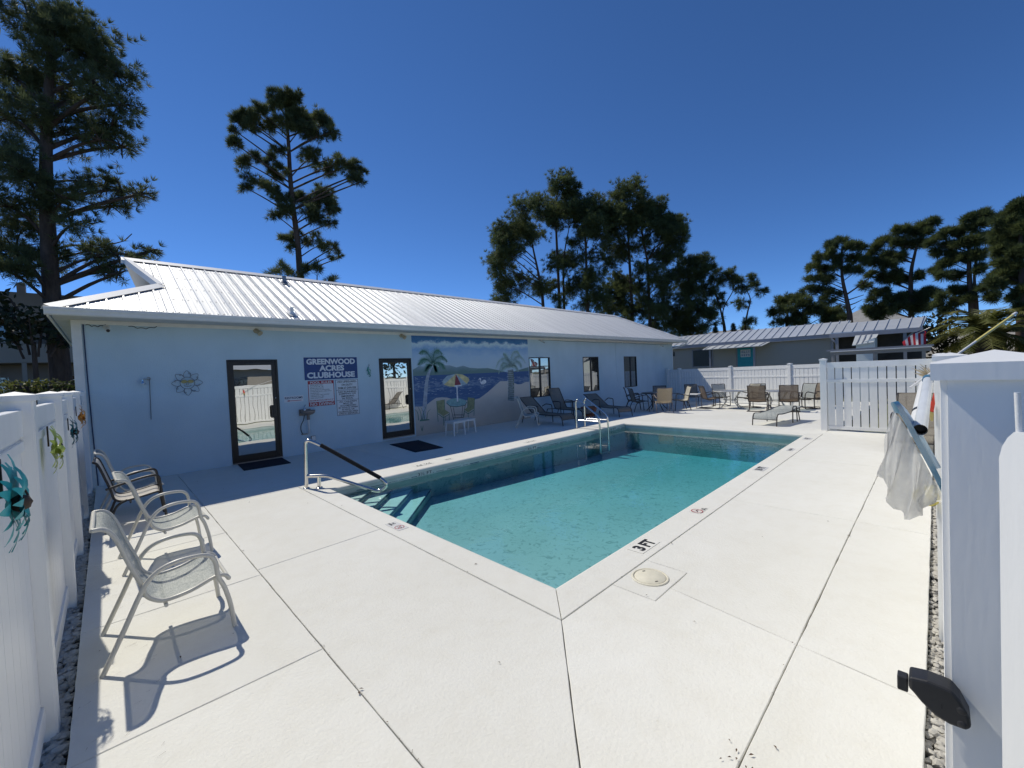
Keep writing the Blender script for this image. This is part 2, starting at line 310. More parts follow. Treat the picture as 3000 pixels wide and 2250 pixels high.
def thing(name, label, cat, loc=(0, 0, 0), rz=0.0, group=None):
    o = bpy.data.objects.new(name, None); COL.objects.link(o); o.location = loc; o.rotation_euler = (0, 0, rz); o.empty_display_size = 0.1
    return tag(o, label, cat, group)
def struct(name, kind='structure'):
    o = bpy.data.objects.new(name, None); COL.objects.link(o); o['kind'] = kind; return o
def shared(name, me, parent, loc=(0, 0, 0), rot=(0, 0, 0), scale=None):
    o = link(name, me, parent); o.location = loc; o.rotation_euler = rot
    if scale: o.scale = scale
    return o
def curve_pts(pts, n=6):
    P = [Vector(p) for p in pts]; out = []
    for i in range(len(P) - 1):
        p0 = P[max(i - 1, 0)]; p1 = P[i]; p2 = P[i + 1]; p3 = P[min(i + 2, len(P) - 1)]
        for k in range(n):
            t = k / n; out.append(0.5 * ((2 * p1) + (-p0 + p2) * t + (2 * p0 - 5 * p1 + 4 * p2 - p3) * t * t + (-p0 + 3 * p1 - 3 * p2 + p3) * t ** 3))
    out.append(P[-1]); return out
def lettering(txt, width, height, mat, parent, loc, rot, bold=0.0, name='lettering', fit=True):
    cu = bpy.data.curves.new('t', 'FONT'); cu.body = txt; cu.size = 1.0; cu.align_x = 'CENTER'; cu.align_y = 'CENTER'; cu.offset = bold; cu.extrude = 0.0; cu.resolution_u = 3
    ob = bpy.data.objects.new('t', cu); COL.objects.link(ob); dg = bpy.context.evaluated_depsgraph_get(); me = bpy.data.meshes.new_from_object(ob.evaluated_get(dg))
    bpy.data.objects.remove(ob); bpy.data.curves.remove(cu)
    co = np.empty(len(me.vertices) * 3); me.vertices.foreach_get('co', co); co = co.reshape(-1, 3); mn, mxx = co.min(0), co.max(0)
    ctr = (mn + mxx) / 2; co -= ctr; sx = width / (mxx[0] - mn[0]); sy = height / (mxx[1] - mn[1])
    co[:, 0] *= sx if fit else sy; co[:, 1] *= sy; co[:, 2] = 0; me.vertices.foreach_set('co', co.ravel()); me.update()
    me.materials.clear(); me.materials.append(M[mat]); o = link(name, me, parent); o.location = loc; o.rotation_euler = rot; return o
WALLROT = (PI / 2, 0, 0)
def zg(x): return -0.02 * max(0.0, x - 12.0)
def zg(x): return -0.02 * max(0.0, x - 11.85)
# ================================================================ ground
PX0, PX1, PY0, PY1 = 2.44, 11.15, 2.11, 6.61        # pool opening
g = MB(); B = 900; hx0, hx1, hy0, hy1 = 2.2, 11.4, 1.9, 6.85; gz = -0.48
g.add([(-B, -B, gz), (B, -B, gz), (B, B, gz), (-B, B, gz), (hx0, hy0, gz), (hx1, hy0, gz), (hx1, hy1, gz), (hx0, hy1, gz)], [(0, 1, 5, 4), (1, 2, 6, 5), (2, 3, 7, 6), (3, 0, 4, 7)])
tag(g.build('ground', 'ground'), kind='structure')

# ================================================================ deck slabs
deck = struct('pool_deck')
def inset(poly, g):
    n = len(poly); out = []; area = sum(poly[i][0] * poly[(i + 1) % n][1] - poly[(i + 1) % n][0] * poly[i][1] for i in range(n))
    sg = 1 if area > 0 else -1
    for i in range(n):
        p0, p1, p2 = Vector(poly[i - 1]), Vector(poly[i]), Vector(poly[(i + 1) % n]); d1 = (p1 - p0).normalized(); d2 = (p2 - p1).normalized()
        n1 = Vector((-d1.y, d1.x)) * sg; n2 = Vector((-d2.y, d2.x)) * sg; k = n1 + n2; den = 1 + n1.dot(n2)
        out.append(tuple(p1 + k * (g / max(den, 0.15))))
    return out if sg > 0 else out[::-1]
def slab(poly, name='deck_slab', gap=0.0018, lip=0.0035, thick=0.12, dz=0.0, parent=deck, mat='deck', jag=0.0015):
    area = sum(poly[i][0] * poly[(i + 1) % len(poly)][1] - poly[(i + 1) % len(poly)][0] * poly[i][1] for i in range(len(poly)))
    if area < 0: poly = poly[::-1]
    dp = []; jr = random.Random(int(poly[0][0] * 131 + poly[0][1] * 977) + len(poly)); gs = []
    for i in range(len(poly)):
        p, q = Vector(poly[i]), Vector(poly[(i + 1) % len(poly)]); k = max(1, int((q - p).length / .11)); k = min(k, 60)
        for j in range(k): dp.append(tuple(p.lerp(q, j / k))); gs.append(gap + (abs(jr.gauss(0, .0016)) if j else 0))
    def jag_ring(extra):
        base = inset(dp, gap); deep = inset(dp, gap + .01); return [tuple(Vector(b_).lerp(Vector(d_), (g_ - gap + extra) / .01)) for b_, d_, g_ in zip(base, deep, gs)]
    poly = dp; r0_ = jag_ring(0); rings = [(r0_, -thick), (r0_, -lip), (jag_ring(lip), 0.0)]; v = []; n = len(poly); f = []
    for ring, z in rings: v += [(p[0], p[1], zg(p[0]) + z + dz) for p in ring]
    for r in range(2):
        for i in range(n): f.append((r * n + i, r * n + (i + 1) % n, (r + 1) * n + (i + 1) % n, (r + 1) * n + i))
    f.append(tuple(range(2 * n, 3 * n))); m = MB(); m.add(v, f); return m.build(name, mat, parent)
OX0, OX1, OY0, OY1 = 2.13, 11.48, 1.80, 7.20
slabs = [[(-.22, -1.2), (.9, -1.2), (.9, 1.2), (-.22, 1.2)], [(-.22, 1.2), (.9, 1.2), (.9, 2.74), (-.22, 2.76)], [(-.22, 2.76), (.9, 2.74), (.9, 4.22), (-.22, 4.22)],
         [(-.22, 4.22), (.9, 4.22), (.9, 5.74), (-.22, 5.74)], [(-.22, 5.74), (.9, 5.74), (.9, 7.2), (-.22, 7.2)],
         [(.9, .65), (OX0, OY0), (OX0, 4.40), (.9, 4.35)], [(.9, 4.35), (OX0, 4.40), (OX0, 7.2), (.9, 7.2)],
         [(.9, .6), (2.87, .6), (3.0, 1.44), (2.76, 1.44), (2.76, OY0), (OX0, OY0), (.9, .65)],
         [(2.87, .6), (5.47, .6), (5.47, OY0), (3.31, OY0), (3.31, 1.44), (3.0, 1.44)], [(5.47, .6), (8.4, .6), (8.4, OY0), (5.47, OY0)], [(8.4, .6), (OX1, .66), (OX1, OY0), (8.4, OY0)],
         [(.9, .05), (2.79, .05), (2.87, .6), (.9, .6)], [(2.79, .05), (5.45, .05), (5.47, .6), (2.87, .6)], [(5.45, .05), (8.4, .05), (8.4, .6), (5.47, .6)], [(8.4, .05), (OX1, .05), (OX1, .66), (8.4, .6)],
         [(.9, -1.2), (2.0, -1.2), (2.0, -.3), (.9, -.3)], [(.9, -.3), (1.0, -.3), (1.0, .05), (.9, .05)],
         [(OX1, .05), (11.85, .05), (11.85, 7.2), (OX1, 7.2)], [(11.85, .05), (12.3, .05), (12.3, 1.8), (11.85, 1.8)],
         [(11.85, 1.8), (16.0, 1.8), (16.0, 7.2), (11.85, 7.2)], [(16.0, 1.8), (23, 1.8), (23, 7.2), (16.0, 7.2)]]
xs = [-.22, .9, 4.2, 8.0, 11.85, 15.6, 19.4, 23]
for a, b in zip(xs, xs[1:]): slabs.append([(a, 7.2), (b, 7.2), (b, 10.37), (a, 10.37)])
for p in slabs: slab(p)
slab([(2.76, 1.44), (3.31, 1.44), (3.31, OY0), (2.76, OY0)], 'skimmer_slab')
f = MB()
for (a, b, c, d) in ((-.2, 2.2, -1.1, 10.3), (2.2, 11.4, .08, 1.85), (2.2, 11.4, 6.85, 10.3), (11.4, 12.0, .08, 10.3)): f.box(a, b, c, d, -0.1, -0.016)
f.add([(12.0, 1.82, -.023), (22.9, 1.82, -.24), (22.9, 10.3, -.24), (12.0, 10.3, -.023)], [(0, 1, 2, 3)])
f.build('joint_filler', 'filler', deck)
cop = struct('pool_coping')
def inset_var(poly, gs):
    n = len(poly); L = []
    for i in range(n):
        p, q = Vector(poly[i]), Vector(poly[(i + 1) % n]); d = (q - p).normalized(); nn = Vector((-d.y, d.x)); L.append((p + nn * gs[i], d))
    out = []
    for i in range(n):
        (p, d), (q, e) = L[i - 1], L[i]; t = ((q.x - p.x) * e.y - (q.y - p.y) * e.x) / (d.x * e.y - d.y * e.x); out.append(tuple(p + d * t))
    return out
def coping(poly, inner):
    if sum(poly[i][0] * poly[(i + 1) % 4][1] - poly[(i + 1) % 4][0] * poly[i][1] for i in range(4)) < 0: poly = poly[::-1]; inner = (2 - inner) % 4
    m = MB(); rings = [(0.002, 0.0, -0.052), (0.002, 0.0, -0.03), (0.002, 0.006, -0.012), (0.002, .016, -.003), (0.0045, .034, .004)]; v = []
    for gp, gi, z in rings: v += [(p[0], p[1], z) for p in inset_var(poly, [gi if k == inner else gp for k in range(4)])]
    f = []
    for r in range(len(rings) - 1):
        for i in range(4): f.append((r * 4 + i, r * 4 + (i + 1) % 4, (r + 1) * 4 + (i + 1) % 4, (r + 1) * 4 + i))
    f.append(tuple(range((len(rings) - 1) * 4, len(rings) * 4))); f.append((3, 2, 1, 0)); m.add(v, f); return m.build('coping_stone', 'deck', cop)
coping([(OX0, OY0), (PX0, PY0), (PX0, PY1), (OX0, OY1)], 1); coping([(OX0, OY0), (OX1, OY0), (PX1, PY0), (PX0, PY0)], 2)
coping([(OX1, OY0), (OX1, OY1), (PX1, PY1), (PX1, PY0)], 2); coping([(PX0, PY1), (PX1, PY1), (OX1, OY1), (OX0, OY1)], 0)

# ================================================================ pool
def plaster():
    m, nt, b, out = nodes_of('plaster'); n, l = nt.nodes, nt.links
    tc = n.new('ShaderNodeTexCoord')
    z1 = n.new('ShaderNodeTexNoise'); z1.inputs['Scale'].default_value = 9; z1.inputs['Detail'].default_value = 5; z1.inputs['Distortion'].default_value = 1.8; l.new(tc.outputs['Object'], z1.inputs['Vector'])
    r = n.new('ShaderNodeValToRGB'); e = r.color_ramp.elements; e[0].position = 0.33; e[0].color = (0.35, 0.42, 0.43, 1); e[1].position = 0.46; e[1].color = (0.54, 0.60, 0.61, 1); l.new(z1.outputs['Fac'], r.inputs[0])  # dark flecks: ripple refraction painted into the floor colour
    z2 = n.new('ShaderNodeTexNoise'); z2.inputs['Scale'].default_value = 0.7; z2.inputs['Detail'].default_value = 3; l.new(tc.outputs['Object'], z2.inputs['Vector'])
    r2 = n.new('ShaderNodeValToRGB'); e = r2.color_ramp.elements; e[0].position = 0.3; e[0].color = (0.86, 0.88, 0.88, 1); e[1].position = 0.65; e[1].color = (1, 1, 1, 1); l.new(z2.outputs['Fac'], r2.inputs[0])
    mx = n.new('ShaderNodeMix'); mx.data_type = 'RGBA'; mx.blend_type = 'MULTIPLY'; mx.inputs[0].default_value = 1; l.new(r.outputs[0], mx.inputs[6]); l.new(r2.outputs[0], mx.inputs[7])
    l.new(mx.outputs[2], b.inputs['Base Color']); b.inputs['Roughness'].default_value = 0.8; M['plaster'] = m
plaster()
mk('tile_band', (0.55, 0.61, 0.60), 0.5, 0.12, 3.0, 0.05, 30)
mk('tile_and_shade_line', (0.06, 0.13, 0.20), 0.5, 0.4, 6)  # dashed waterline stripe, also the painted shade on the step risers
mk('step_plaster', (0.60, 0.74, 0.72), 0.8, 0.08, 8)
mk('riser_shade_plaster', (0.20, 0.36, 0.38), 0.8, 0.1, 8)  # step plaster darkened, riser shade put into the colour
basin = struct('pool_basin'); WZ = -0.13
bx0, bx1, by0, by1 = PX0 - .015, PX1 + .015, PY0 - .015, PY1 + .015; fl = lambda x: -0.52 - 0.24 * (x - bx0) / (bx1 - bx0)
m = MB(); m.add([(bx0, by0, -.03), (bx1, by0, -.03), (bx1, by1, -.03), (bx0, by1, -.03), (bx0, by0, fl(bx0)), (bx1, by0, fl(bx1)), (bx1, by1, fl(bx1)), (bx0, by1, fl(bx0))],
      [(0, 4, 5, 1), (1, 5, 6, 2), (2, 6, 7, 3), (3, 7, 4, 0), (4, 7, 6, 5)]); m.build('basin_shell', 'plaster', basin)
t = .006
m = MB(); m.box(bx0, bx1, by1 - t, by1 - .001, -.24, -.06); m.box(bx1 - t, bx1 - .001, by0, by1 - t, -.24, -.06); m.box(bx0, bx1, by0 + .001, by0 + t, -.24, -.06); m.box(bx0 + .001, bx0 + t, by0 + t, by1 - t, -.24, -.06)
m.build('waterline_tile', 'tile_band', basin)
m = MB(); random.seed(3); x = bx0 + .4
while x < bx1 - .2:
    L = random.uniform(.10, .55); m.box(x, min(x + L, bx1), by1 - t - .002, by1 - t, -.118 + random.uniform(-.006, .006), -.108); x += L + random.uniform(.01, .08)
m.build('tile_stripe', 'tile_and_shade_line', basin)
tz = [(.63, -.17), (1.02, -.24), (1.42, -.32), (1.80, -.41)]
for i, (tt, z) in enumerate(tz):                       # corner steps, triangular treads; the risers' shade is painted as a dark strip
    lo = tz[i + 1][1] if i < 3 else fl(3.0)
    m = MB(); m.prism([(bx0, by1), (bx0, by1 - tt), (bx0 + tt, by1)], 'z', lo - .03, z); st = m.build('pool_step', 'step_plaster', basin)
    a, b = (bx0, by1 - tt - .004), (bx0 + tt + .004, by1); m = MB(); m.bar((a[0] + .002, a[1] - .002, z - .0175), (b[0] + .002, b[1] - .002, z - .0175), .008, .035); m.build('riser_shade_strip', 'tile_and_shade_line', st)
def water():
    m, nt, b, out = nodes_of('water'); n, l = nt.nodes, nt.links; nt.nodes.remove(b)
    tr = n.new('ShaderNodeBsdfTransparent'); tr.inputs[0].default_value = (0.93, 0.985, 0.985, 1)
    gl = n.new('ShaderNodeBsdfGlossy'); gl.inputs['Roughness'].default_value = 0.015
    tc = n.new('ShaderNodeTexCoord'); z = n.new('ShaderNodeTexNoise'); z.inputs['Scale'].default_value = 6.5; z.inputs['Detail'].default_value = 3; z.inputs['Distortion'].default_value = 0.6; l.new(tc.outputs['Object'], z.inputs['Vector'])
    z2 = n.new('ShaderNodeTexNoise'); z2.inputs['Scale'].default_value = 1.3; l.new(tc.outputs['Object'], z2.inputs['Vector'])
    bp = n.new('ShaderNodeBump'); bp.inputs['Strength'].default_value = 0.045; bp.inputs['Distance'].default_value = 0.05; l.new(z.outputs['Fac'], bp.inputs['Height'])
    b2 = n.new('ShaderNodeBump'); b2.inputs['Strength'].default_value = 0.03; b2.inputs['Distance'].default_value = 0.1; l.new(z2.outputs['Fac'], b2.inputs['Height']); l.new(bp.outputs[0], b2.inputs['Normal'])
    fr = n.new('ShaderNodeFresnel'); fr.inputs[0].default_value = 1.33; l.new(b2.outputs[0], fr.inputs['Normal']); l.new(b2.outputs[0], gl.inputs['Normal'])
    s = n.new('ShaderNodeMixShader'); l.new(fr.outputs[0], s.inputs[0]); l.new(tr.outputs[0], s.inputs[1]); l.new(gl.outputs[0], s.inputs[2]); l.new(s.outputs[0], out.inputs['Surface'])
    va = n.new('ShaderNodeVolumeAbsorption'); va.inputs['Color'].default_value = (0.0, 0.78, 0.87, 1); va.inputs['Density'].default_value = 0.54; l.new(va.outputs[0], out.inputs['Volume']); M['water'] = m
water()
m = MB(); m.box(bx0 - .02, bx1 + .02, by0 - .02, by1 + .02, -1.6, WZ); tag(m.build('pool_water', 'water'), kind='structure')

# coping markings: tiles with lettering set flush in the coping
def mark_tile(x, y, w, h, rz, txts, name='depth_marker', label='', cat='marker', tile='print_white', emblem=None):
    t = thing(name, label, cat, (x, y, 0.0055), rz); m = MB(); m.box(-w / 2, w / 2, -h / 2, h / 2, 0, .002); m.build('tile', tile, t)
    for tx, cx, cy, tw, th, mt in txts: lettering(tx, tw, th, mt, t, (cx, cy, .0032), (0, 0, 0), 0.05 if th > .1 else 0.02)
    if emblem:
        ex, ey, r = emblem; m = MB(); N = 28; A = [(ex + r * math.cos(2 * PI * k / N), ey + r * math.sin(2 * PI * k / N), .003) for k in range(N + 1)]; Bq = [(ex + r * .84 * math.cos(2 * PI * k / N), ey + r * .84 * math.sin(2 * PI * k / N), .003) for k in range(N + 1)]; m.strip(Bq, A, False)
        m.bar((ex - r * .62, ey + r * .62, .003), (ex + r * .62, ey - r * .62, .003), r * .14, .0006); m.build('prohibition_ring', 'print_red', t)
        m = MB(); m.bar((ex - r * .5, ey - r * .3, .0027), (ex + r * .45, ey + r * .35, .0027), r * .16, .0004); m.lathe([(0, 0), (r * .14, 0)], (ex + r * .5, ey + r * .1, .0029), 10); m.build('diver', 'print_black', t)
    return t
mark_tile(3.56, 1.955, .34, .16, 0, [('3', -.085, 0, .075, .125, 'print_black'), ('FT', .065, 0, .15, .125, 'print_black')], label='large black 3 FT depth marker on the near coping beside the skimmer lid', tile='deck')
mark_tile(7.31, 1.955, .30, .15, 0, [('3½', -.07, 0, .11, .11, 'print_black'), ('FT', .07, 0, .12, .11, 'print_black')], label='black depth marker halfway along the sunny side coping', tile='print_white')
mark_tile(9.18, 1.94, .26, .10, 0, [('NO DIVING', 0, 0, .22, .05, 'print_black')], label='small dark lettered tile on sunny coping, second from the far end', tile='print_white')
mark_tile(10.63, 1.94, .26, .15, 0, [('4 FT', 0, 0, .2, .1, 'print_black')], label='depth tile on the sunny coping nearest the far pool corner', tile='print_white')
mark_tile(4.84, 1.945, .24, .12, 0, [('NO', .06, -.02, .05, .03, 'print_black'), ('DIVING', .06, -.06 + .015, .09, .02, 'print_black')], 'no_diving_marker', 'round red no diving emblem on the sunny side coping', tile='deck', emblem=(-.05, 0, .065))
mark_tile(2.285, 4.32, .30, .13, -PI / 2, [('NO', -.1, .015, .06, .03, 'print_black'), ('DIVING', -.1, -.025, .09, .03, 'print_black')], 'no_diving_marker', 'round red no diving emblem on the coping near the corner steps', tile='print_white', emblem=(.06, 0, .055))
mark_tile(4.27, 6.9, .40, .12, PI, [('3½ FT', 0, 0, .34, .09, 'print_black')], label='faded depth lettering on far coping in front of the second doormat', tile='deck')
mark_tile(4.85, 6.9, .16, .12, PI, [('NO DIVING', 0, 0, .13, .05, 'print_black')], 'no_diving_marker', 'faded small marking beside the lettering on far coping', tile='deck')
mark_tile(7.25, 6.88, .36, .10, PI, [('3½ FT', 0, 0, .3, .07, 'print_black')], label='faded depth lettering on far coping below the painted mural', tile='deck')
for i, (x, lab) in enumerate(((4.12, 'white depth sticker on the pool wall beside the corner steps'), (7.02, 'white depth sticker on the pool wall below the mural'), (10.5, 'white depth sticker on the pool wall right of the ladder'))):
    t_ = thing('depth_sticker', lab, 'marker', (x, by1 - t - .003, -.09)); m = MB(); m.box(-.17, .17, -.002, 0, -.035, .035); m.build('sticker', 'print_white', t_)
    lettering('3½ FT' if i < 2 else '4 FT', .3, .055, 'print_black', t_, (0, -.003, 0), WALLROT, 0.0)
t_ = bpy.data.objects.new('skimmer_lid', None); COL.objects.link(t_); t_.location = (3.05, 1.63, .002); t_.parent = deck; m = MB()
m.lathe([(0, .008), (.118, .008), (.122, .004), (.124, 0)], (0, 0, 0), 40); m.build('cover', 'lid', t_); m = MB(); m.lathe([(.127, 0), (.127, .006), (.142, .006), (.145, 0)], (0, 0, 0), 40); m.build('rim', 'lid', t_)
for s in (-1, 1): m = MB(); m.box(s * .09 - .005, s * .09 + .005, -.012, .012, .0075, .0095); o = m.build('finger_slot', 'print_black', t_); o.rotation_euler = (0, 0, rad(60))

# ================================================================ gravel
def gravel(name, x0, x1, y0, y1, z, n, rmin, rmax):
    bed = MB(); bed.box(x0, x1, y0, y1, z - .1, z); b_ = struct(name + '_strip'); bed.build('soil_bed', 'soil', b_)
    ico = bmesh.new(); bmesh.ops.create_icosphere(ico, subdivisions=1, radius=1); bv = np.array([v.co[:] for v in ico.verts]); bf = np.array([[v.index for v in f_.verts] for f_ in ico.faces]); ico.free()
    V = []; F = []
    for i in range(n):
        r = rng.uniform(rmin, rmax); q = bv * (1 + rng.uniform(-.28, .28, (len(bv), 1))) * r * np.array([rng.uniform(.8, 1.5), rng.uniform(.7, 1.1), rng.uniform(.45, .8)])
        a = rng.uniform(0, 6.28); c, s = math.cos(a), math.sin(a); q = q @ np.array([[c, s, 0], [-s, c, 0], [0, 0, 1]])
        F.append(bf + len(bv) * i); V.append(q + np.array([rng.uniform(x0 + .01, x1 - .01), rng.uniform(y0, y1), z + rng.uniform(0, .03)]))
    V = np.concatenate(V); F = np.concatenate(F); me = bpy.data.meshes.new(name); me.from_pydata(V.tolist(), [], F.tolist()); me.materials.append(M['stone']); o = link(name, me); tag(o, kind='stuff'); return o
tag(gravel('gravel', -.46, -.225, 1.4, 10.3, -.075, 5200, .012, .03), 'grey pebble gravel under the left white fence', 'gravel')
tag(gravel('gravel', 1.0, 12.1, -.11, .045, -.055, 5200, .010, .024), 'pale pebble gravel under the right white fence', 'gravel')

# ================================================================ clubhouse
club = thing('clubhouse', 'long pale blue stucco clubhouse with white ribbed metal roof', 'building')
WY = 10.38; WX0, WX1 = -.36, 22.85
doors = [(1.82, 2.78, .03, 2.22), (5.22, 6.19, .07, 2.22)]; wins = [(11.05, 12.22, .73, 2.21), (14.35, 15.50, .73, 2.21), (17.63, 18.81, .73, 2.21)]
ops = doors + wins; xs = sorted({WX0, WX1, *[o[0] for o in ops], *[o[1] for o in ops]}); zs = sorted({-.45, 3.0, *[o[2] for o in ops], *[o[3] for o in ops]})
m = MB()
for a, b in zip(xs, xs[1:]):
    for c, d in zip(zs, zs[1:]):
        if any(o[0] <= a and b <= o[1] and o[2] <= c and d <= o[3] for o in ops): continue
        m.add([(a, WY, c), (b, WY, c), (b, WY, d), (a, WY, d)], [(0, 1, 2, 3)])
for (a, b, c, d) in ops:
    y2 = WY + .10; m.add([(a, WY, c), (b, WY, c), (b, WY, d), (a, WY, d), (a, y2, c), (b, y2, c), (b, y2, d), (a, y2, d)], [(0, 4, 5, 1), (1, 5, 6, 2), (2, 6, 7, 3), (3, 7, 4, 0)])
m.add([(WX0, WY, -.45), (WX0, 15.6, -.45), (WX0, 15.6, 3), (WX0, WY, 3), (WX1, WY, -.45), (WX1, 15.6, -.45), (WX1, 15.6, 3), (WX1, WY, 3)], [(0, 3, 2, 1), (4, 5, 6, 7), (1, 2, 6, 5)])
m.build('wall', 'stucco', club)
def frame_rect(m, a, b, c, d, y0, y1, w, wb=None):
    wb = wb or w; m.box(a, a + w, y0, y1, c, d); m.box(b - w, b, y0, y1, c, d); m.box(a + w, b - w, y0, y1, d - w, d); m.box(a + w, b - w, y0, y1, c, c + wb)
for (a, b, c, d) in doors:
    m = MB(); frame_rect(m, a, b, c, d, WY - .012, WY + .06, .045, .02); dr = m.build('door', 'bronze', club, .003)
    m = MB(); frame_rect(m, a + .047, b - .047, c + .022, d - .047, WY + .004, WY + .045, .072, .13); m.build('door_leaf', 'bronze', dr, .003)
    m = MB(); m.add([(a + .115, WY + .026, c + .15), (b - .115, WY + .026, c + .15), (b - .115, WY + .026, d - .115), (a + .115, WY + .026, d - .115)], [(0, 1, 2, 3)]); m.build('glass', 'film_glass', dr)
    m = MB(); m.box(b - .175, b - .105, WY - .02, WY + .003, .92, 1.20); m.bar((b - .165, WY - .05, .94), (b - .165, WY - .05, 1.18), .02, .03); m.build('pull_handle', 'bronze', dr, .004)
    m = MB(); m.lathe([(0, -.012), (.012, -.012), (.014, 0)], (b - .075, WY, 1.36), 14, 'y'); m.build('lock_cylinder', 'steel', dr)
    m = MB(); m.box(a + .35, b - .35, WY - .004, WY + .003, d - .105, d - .065); m.build('closer_plate', 'blackplastic', dr)
    m = MB(); m.box(a, b, WY - .04, WY + .05, c - .018, c + .001); m.build('threshold', 'grey_metal', dr)
for (a, b, c, d) in wins:
    m = MB(); frame_rect(m, a, b, c, d, WY - .008, WY + .05, .03); wn_ = m.build('window', 'bronze', club, .002); xm = a + (b - a) * .51
    m = MB(); m.box(xm - .045, xm + .045, WY + .002, WY + .045, c + .03, d - .03); m.build('meeting_stile', 'bronze', wn_, .002)
    for p, q, yy in ((a + .03, xm - .045, WY + .02), (xm + .045, b - .03, WY + .032)):
        m = MB(); m.add([(p, yy, c + .03), (q, yy, c + .03), (q, yy, d - .03), (p, yy, d - .03)], [(0, 1, 2, 3)]); m.build('pane', 'window_glass', wn_)
# eaves
EY, EZ, RY, RZ = 9.70, 3.05, 13.0, 4.68; SL = (RZ - EZ) / (RY - EY); EX0, EX1 = -.63, 23.15; RX0, RX1 = .42, 21.2
m = MB(); m.box(EX0 + .06, EX1 - .06, EY + .03, WY - .001, 2.935, 2.955); m.box(EX0 + .06, WX0 - .001, WY - .001, 15.6, 2.935, 2.955); m.build('soffit', 'soffit', club)
m = MB(); m.box(EX0 + .02, EX1 - .02, EY + .005, EY + .03, 2.92, 3.04); m.box(EX0 + .02, EX0 + .045, EY + .031, 16.1, 2.90, 3.04); m.build('fascia', 'white_trim', club)
prof = [(0, 0), (-.075, 0), (-.09, .02), (-.095, .05), (-.115, .085), (-.12, .12), (-.112, .125), (-.105, .09), (-.005, .09), (0, .125)]
m = MB(); m.prism([(EY + p[0], 2.915 + p[1]) for p in prof], 'x', EX0, EX1); m.build('gutter', 'white_trim', club)
m = MB(); m.box(WX0 + .10, WX1, WY - .02, WY - .001, 2.865, 2.934); m.build('frieze_board', 'white_trim', club)
m = MB(); m.box(WX0 - .02, WX0 + .105, WY - .03, WY + .09, -.05, 2.934); m.build('corner_board', 'white_trim', club, .004)
m = MB(); m.tube([(WX0 + .13, WY - .015, 2.86), (WX0 + .135, WY - .012, 2.0), (WX0 + .15, WY - .012, 1.0), (WX0 + .17, WY - .012, .02)], .009, 6); m.build('drain_wire', 'print_navy', club)
m = MB(); m.tube(curve_pts([(EX1 - .15, EY - .05, 2.91), (EX1 - .15, EY + .02, 2.80), (WX1 + .03, WY - .04, 2.62), (WX1 + .04, WY + .03, 2.45), (WX1 + .04, WY + .03, .05)], 5), .04, 8); m.build('downspout', 'white_trim', club)
# front roof: ribbed sheets cut along the hips
nrm = Vector((0, -SL, 1)).normalized()
def on_roof(x, y, h=0.0): return (x, y + nrm.y * h, EZ + SL * (y - EY) + nrm.z * h)
d_ = ray((340 * 3000 / 2212, 617 * 3000 / 2212)); t_ = (EZ - SL * EY - CAMH) / (d_[2] - SL * d_[1]); G = np.array([0, 0, CAMH]) + d_ * t_     # gablet foot on the front slope
def ytop(x):
    if x < G[0]: return EY + (x - EX0) / (G[0] - EX0) * (G[1] - EY)
    if x > RX1: return EY + (EX1 - x) / (EX1 - RX1) * (RY - EY)
    return RY
def yver(x): return G[1] + (G[0] - x) / (G[0] - RX0) * (RY - G[1])
P_ = .2286; offs = [(0, 0), (.014, .02), (.036, .02), (.05, 0), (.105, 0), (.112, .0045), (.124, .0045), (.131, 0), (.168, 0), (.175, .0045), (.187, .0045), (.194, 0)]
samples = []; k = 0; x = EX0
while x < EX1:
    for o_, h_ in offs:
        if EX0 + .0 <= x + o_ <= EX1: samples.append((x + o_, h_, k))
    x += P_; k += 1
samples.append((EX1, 0, k))
for brk in (G[0], RX1): samples.append((brk, 0, int((brk - EX0) / P_)))
samples.sort()
i = 0
for s0 in range(0, k + 1, 4):
    ss = [s for s in samples if s0 <= s[2] < s0 + 4]; nx = [s for s in samples if s[2] >= s0 + 4][:1]; ss = ss + nx
    if len(ss) < 2: continue
    m = MB(); m.strip([on_roof(s[0], EY - .03, s[1]) for s in ss], [on_roof(s[0], max(ytop(s[0]), EY - .029), s[1]) for s in ss], False)
    up_ = [s for s in ss if RX0 <= s[0] <= G[0]]
    if len(up_) > 1: m.strip([on_roof(s[0], yver(s[0]), s[1]) for s in up_], [on_roof(s[0], RY, s[1]) for s in up_], False)
    sh = m.build('roof_sheet', 'roof_metal', club)
    sc = MB()
    for s in range(s0, min(s0 + 4, k)):
        xx = EX0 + s * P_ + .066
        for j, yy in enumerate((EY + .05, EY + .75, EY + 1.45, EY + 2.2, EY + 2.9)):
            for dx in (0, .14):
                if yy < ytop(xx + dx) - .05 and xx > EX0 + .1: p = on_roof(xx + dx, yy, .001); sc.lathe([(0, .006), (.011, .006), (.013, 0)], p, 5)
    if sc.v: sc.build('screws', 'grey_metal', sh)['kind'] = 'stuff'
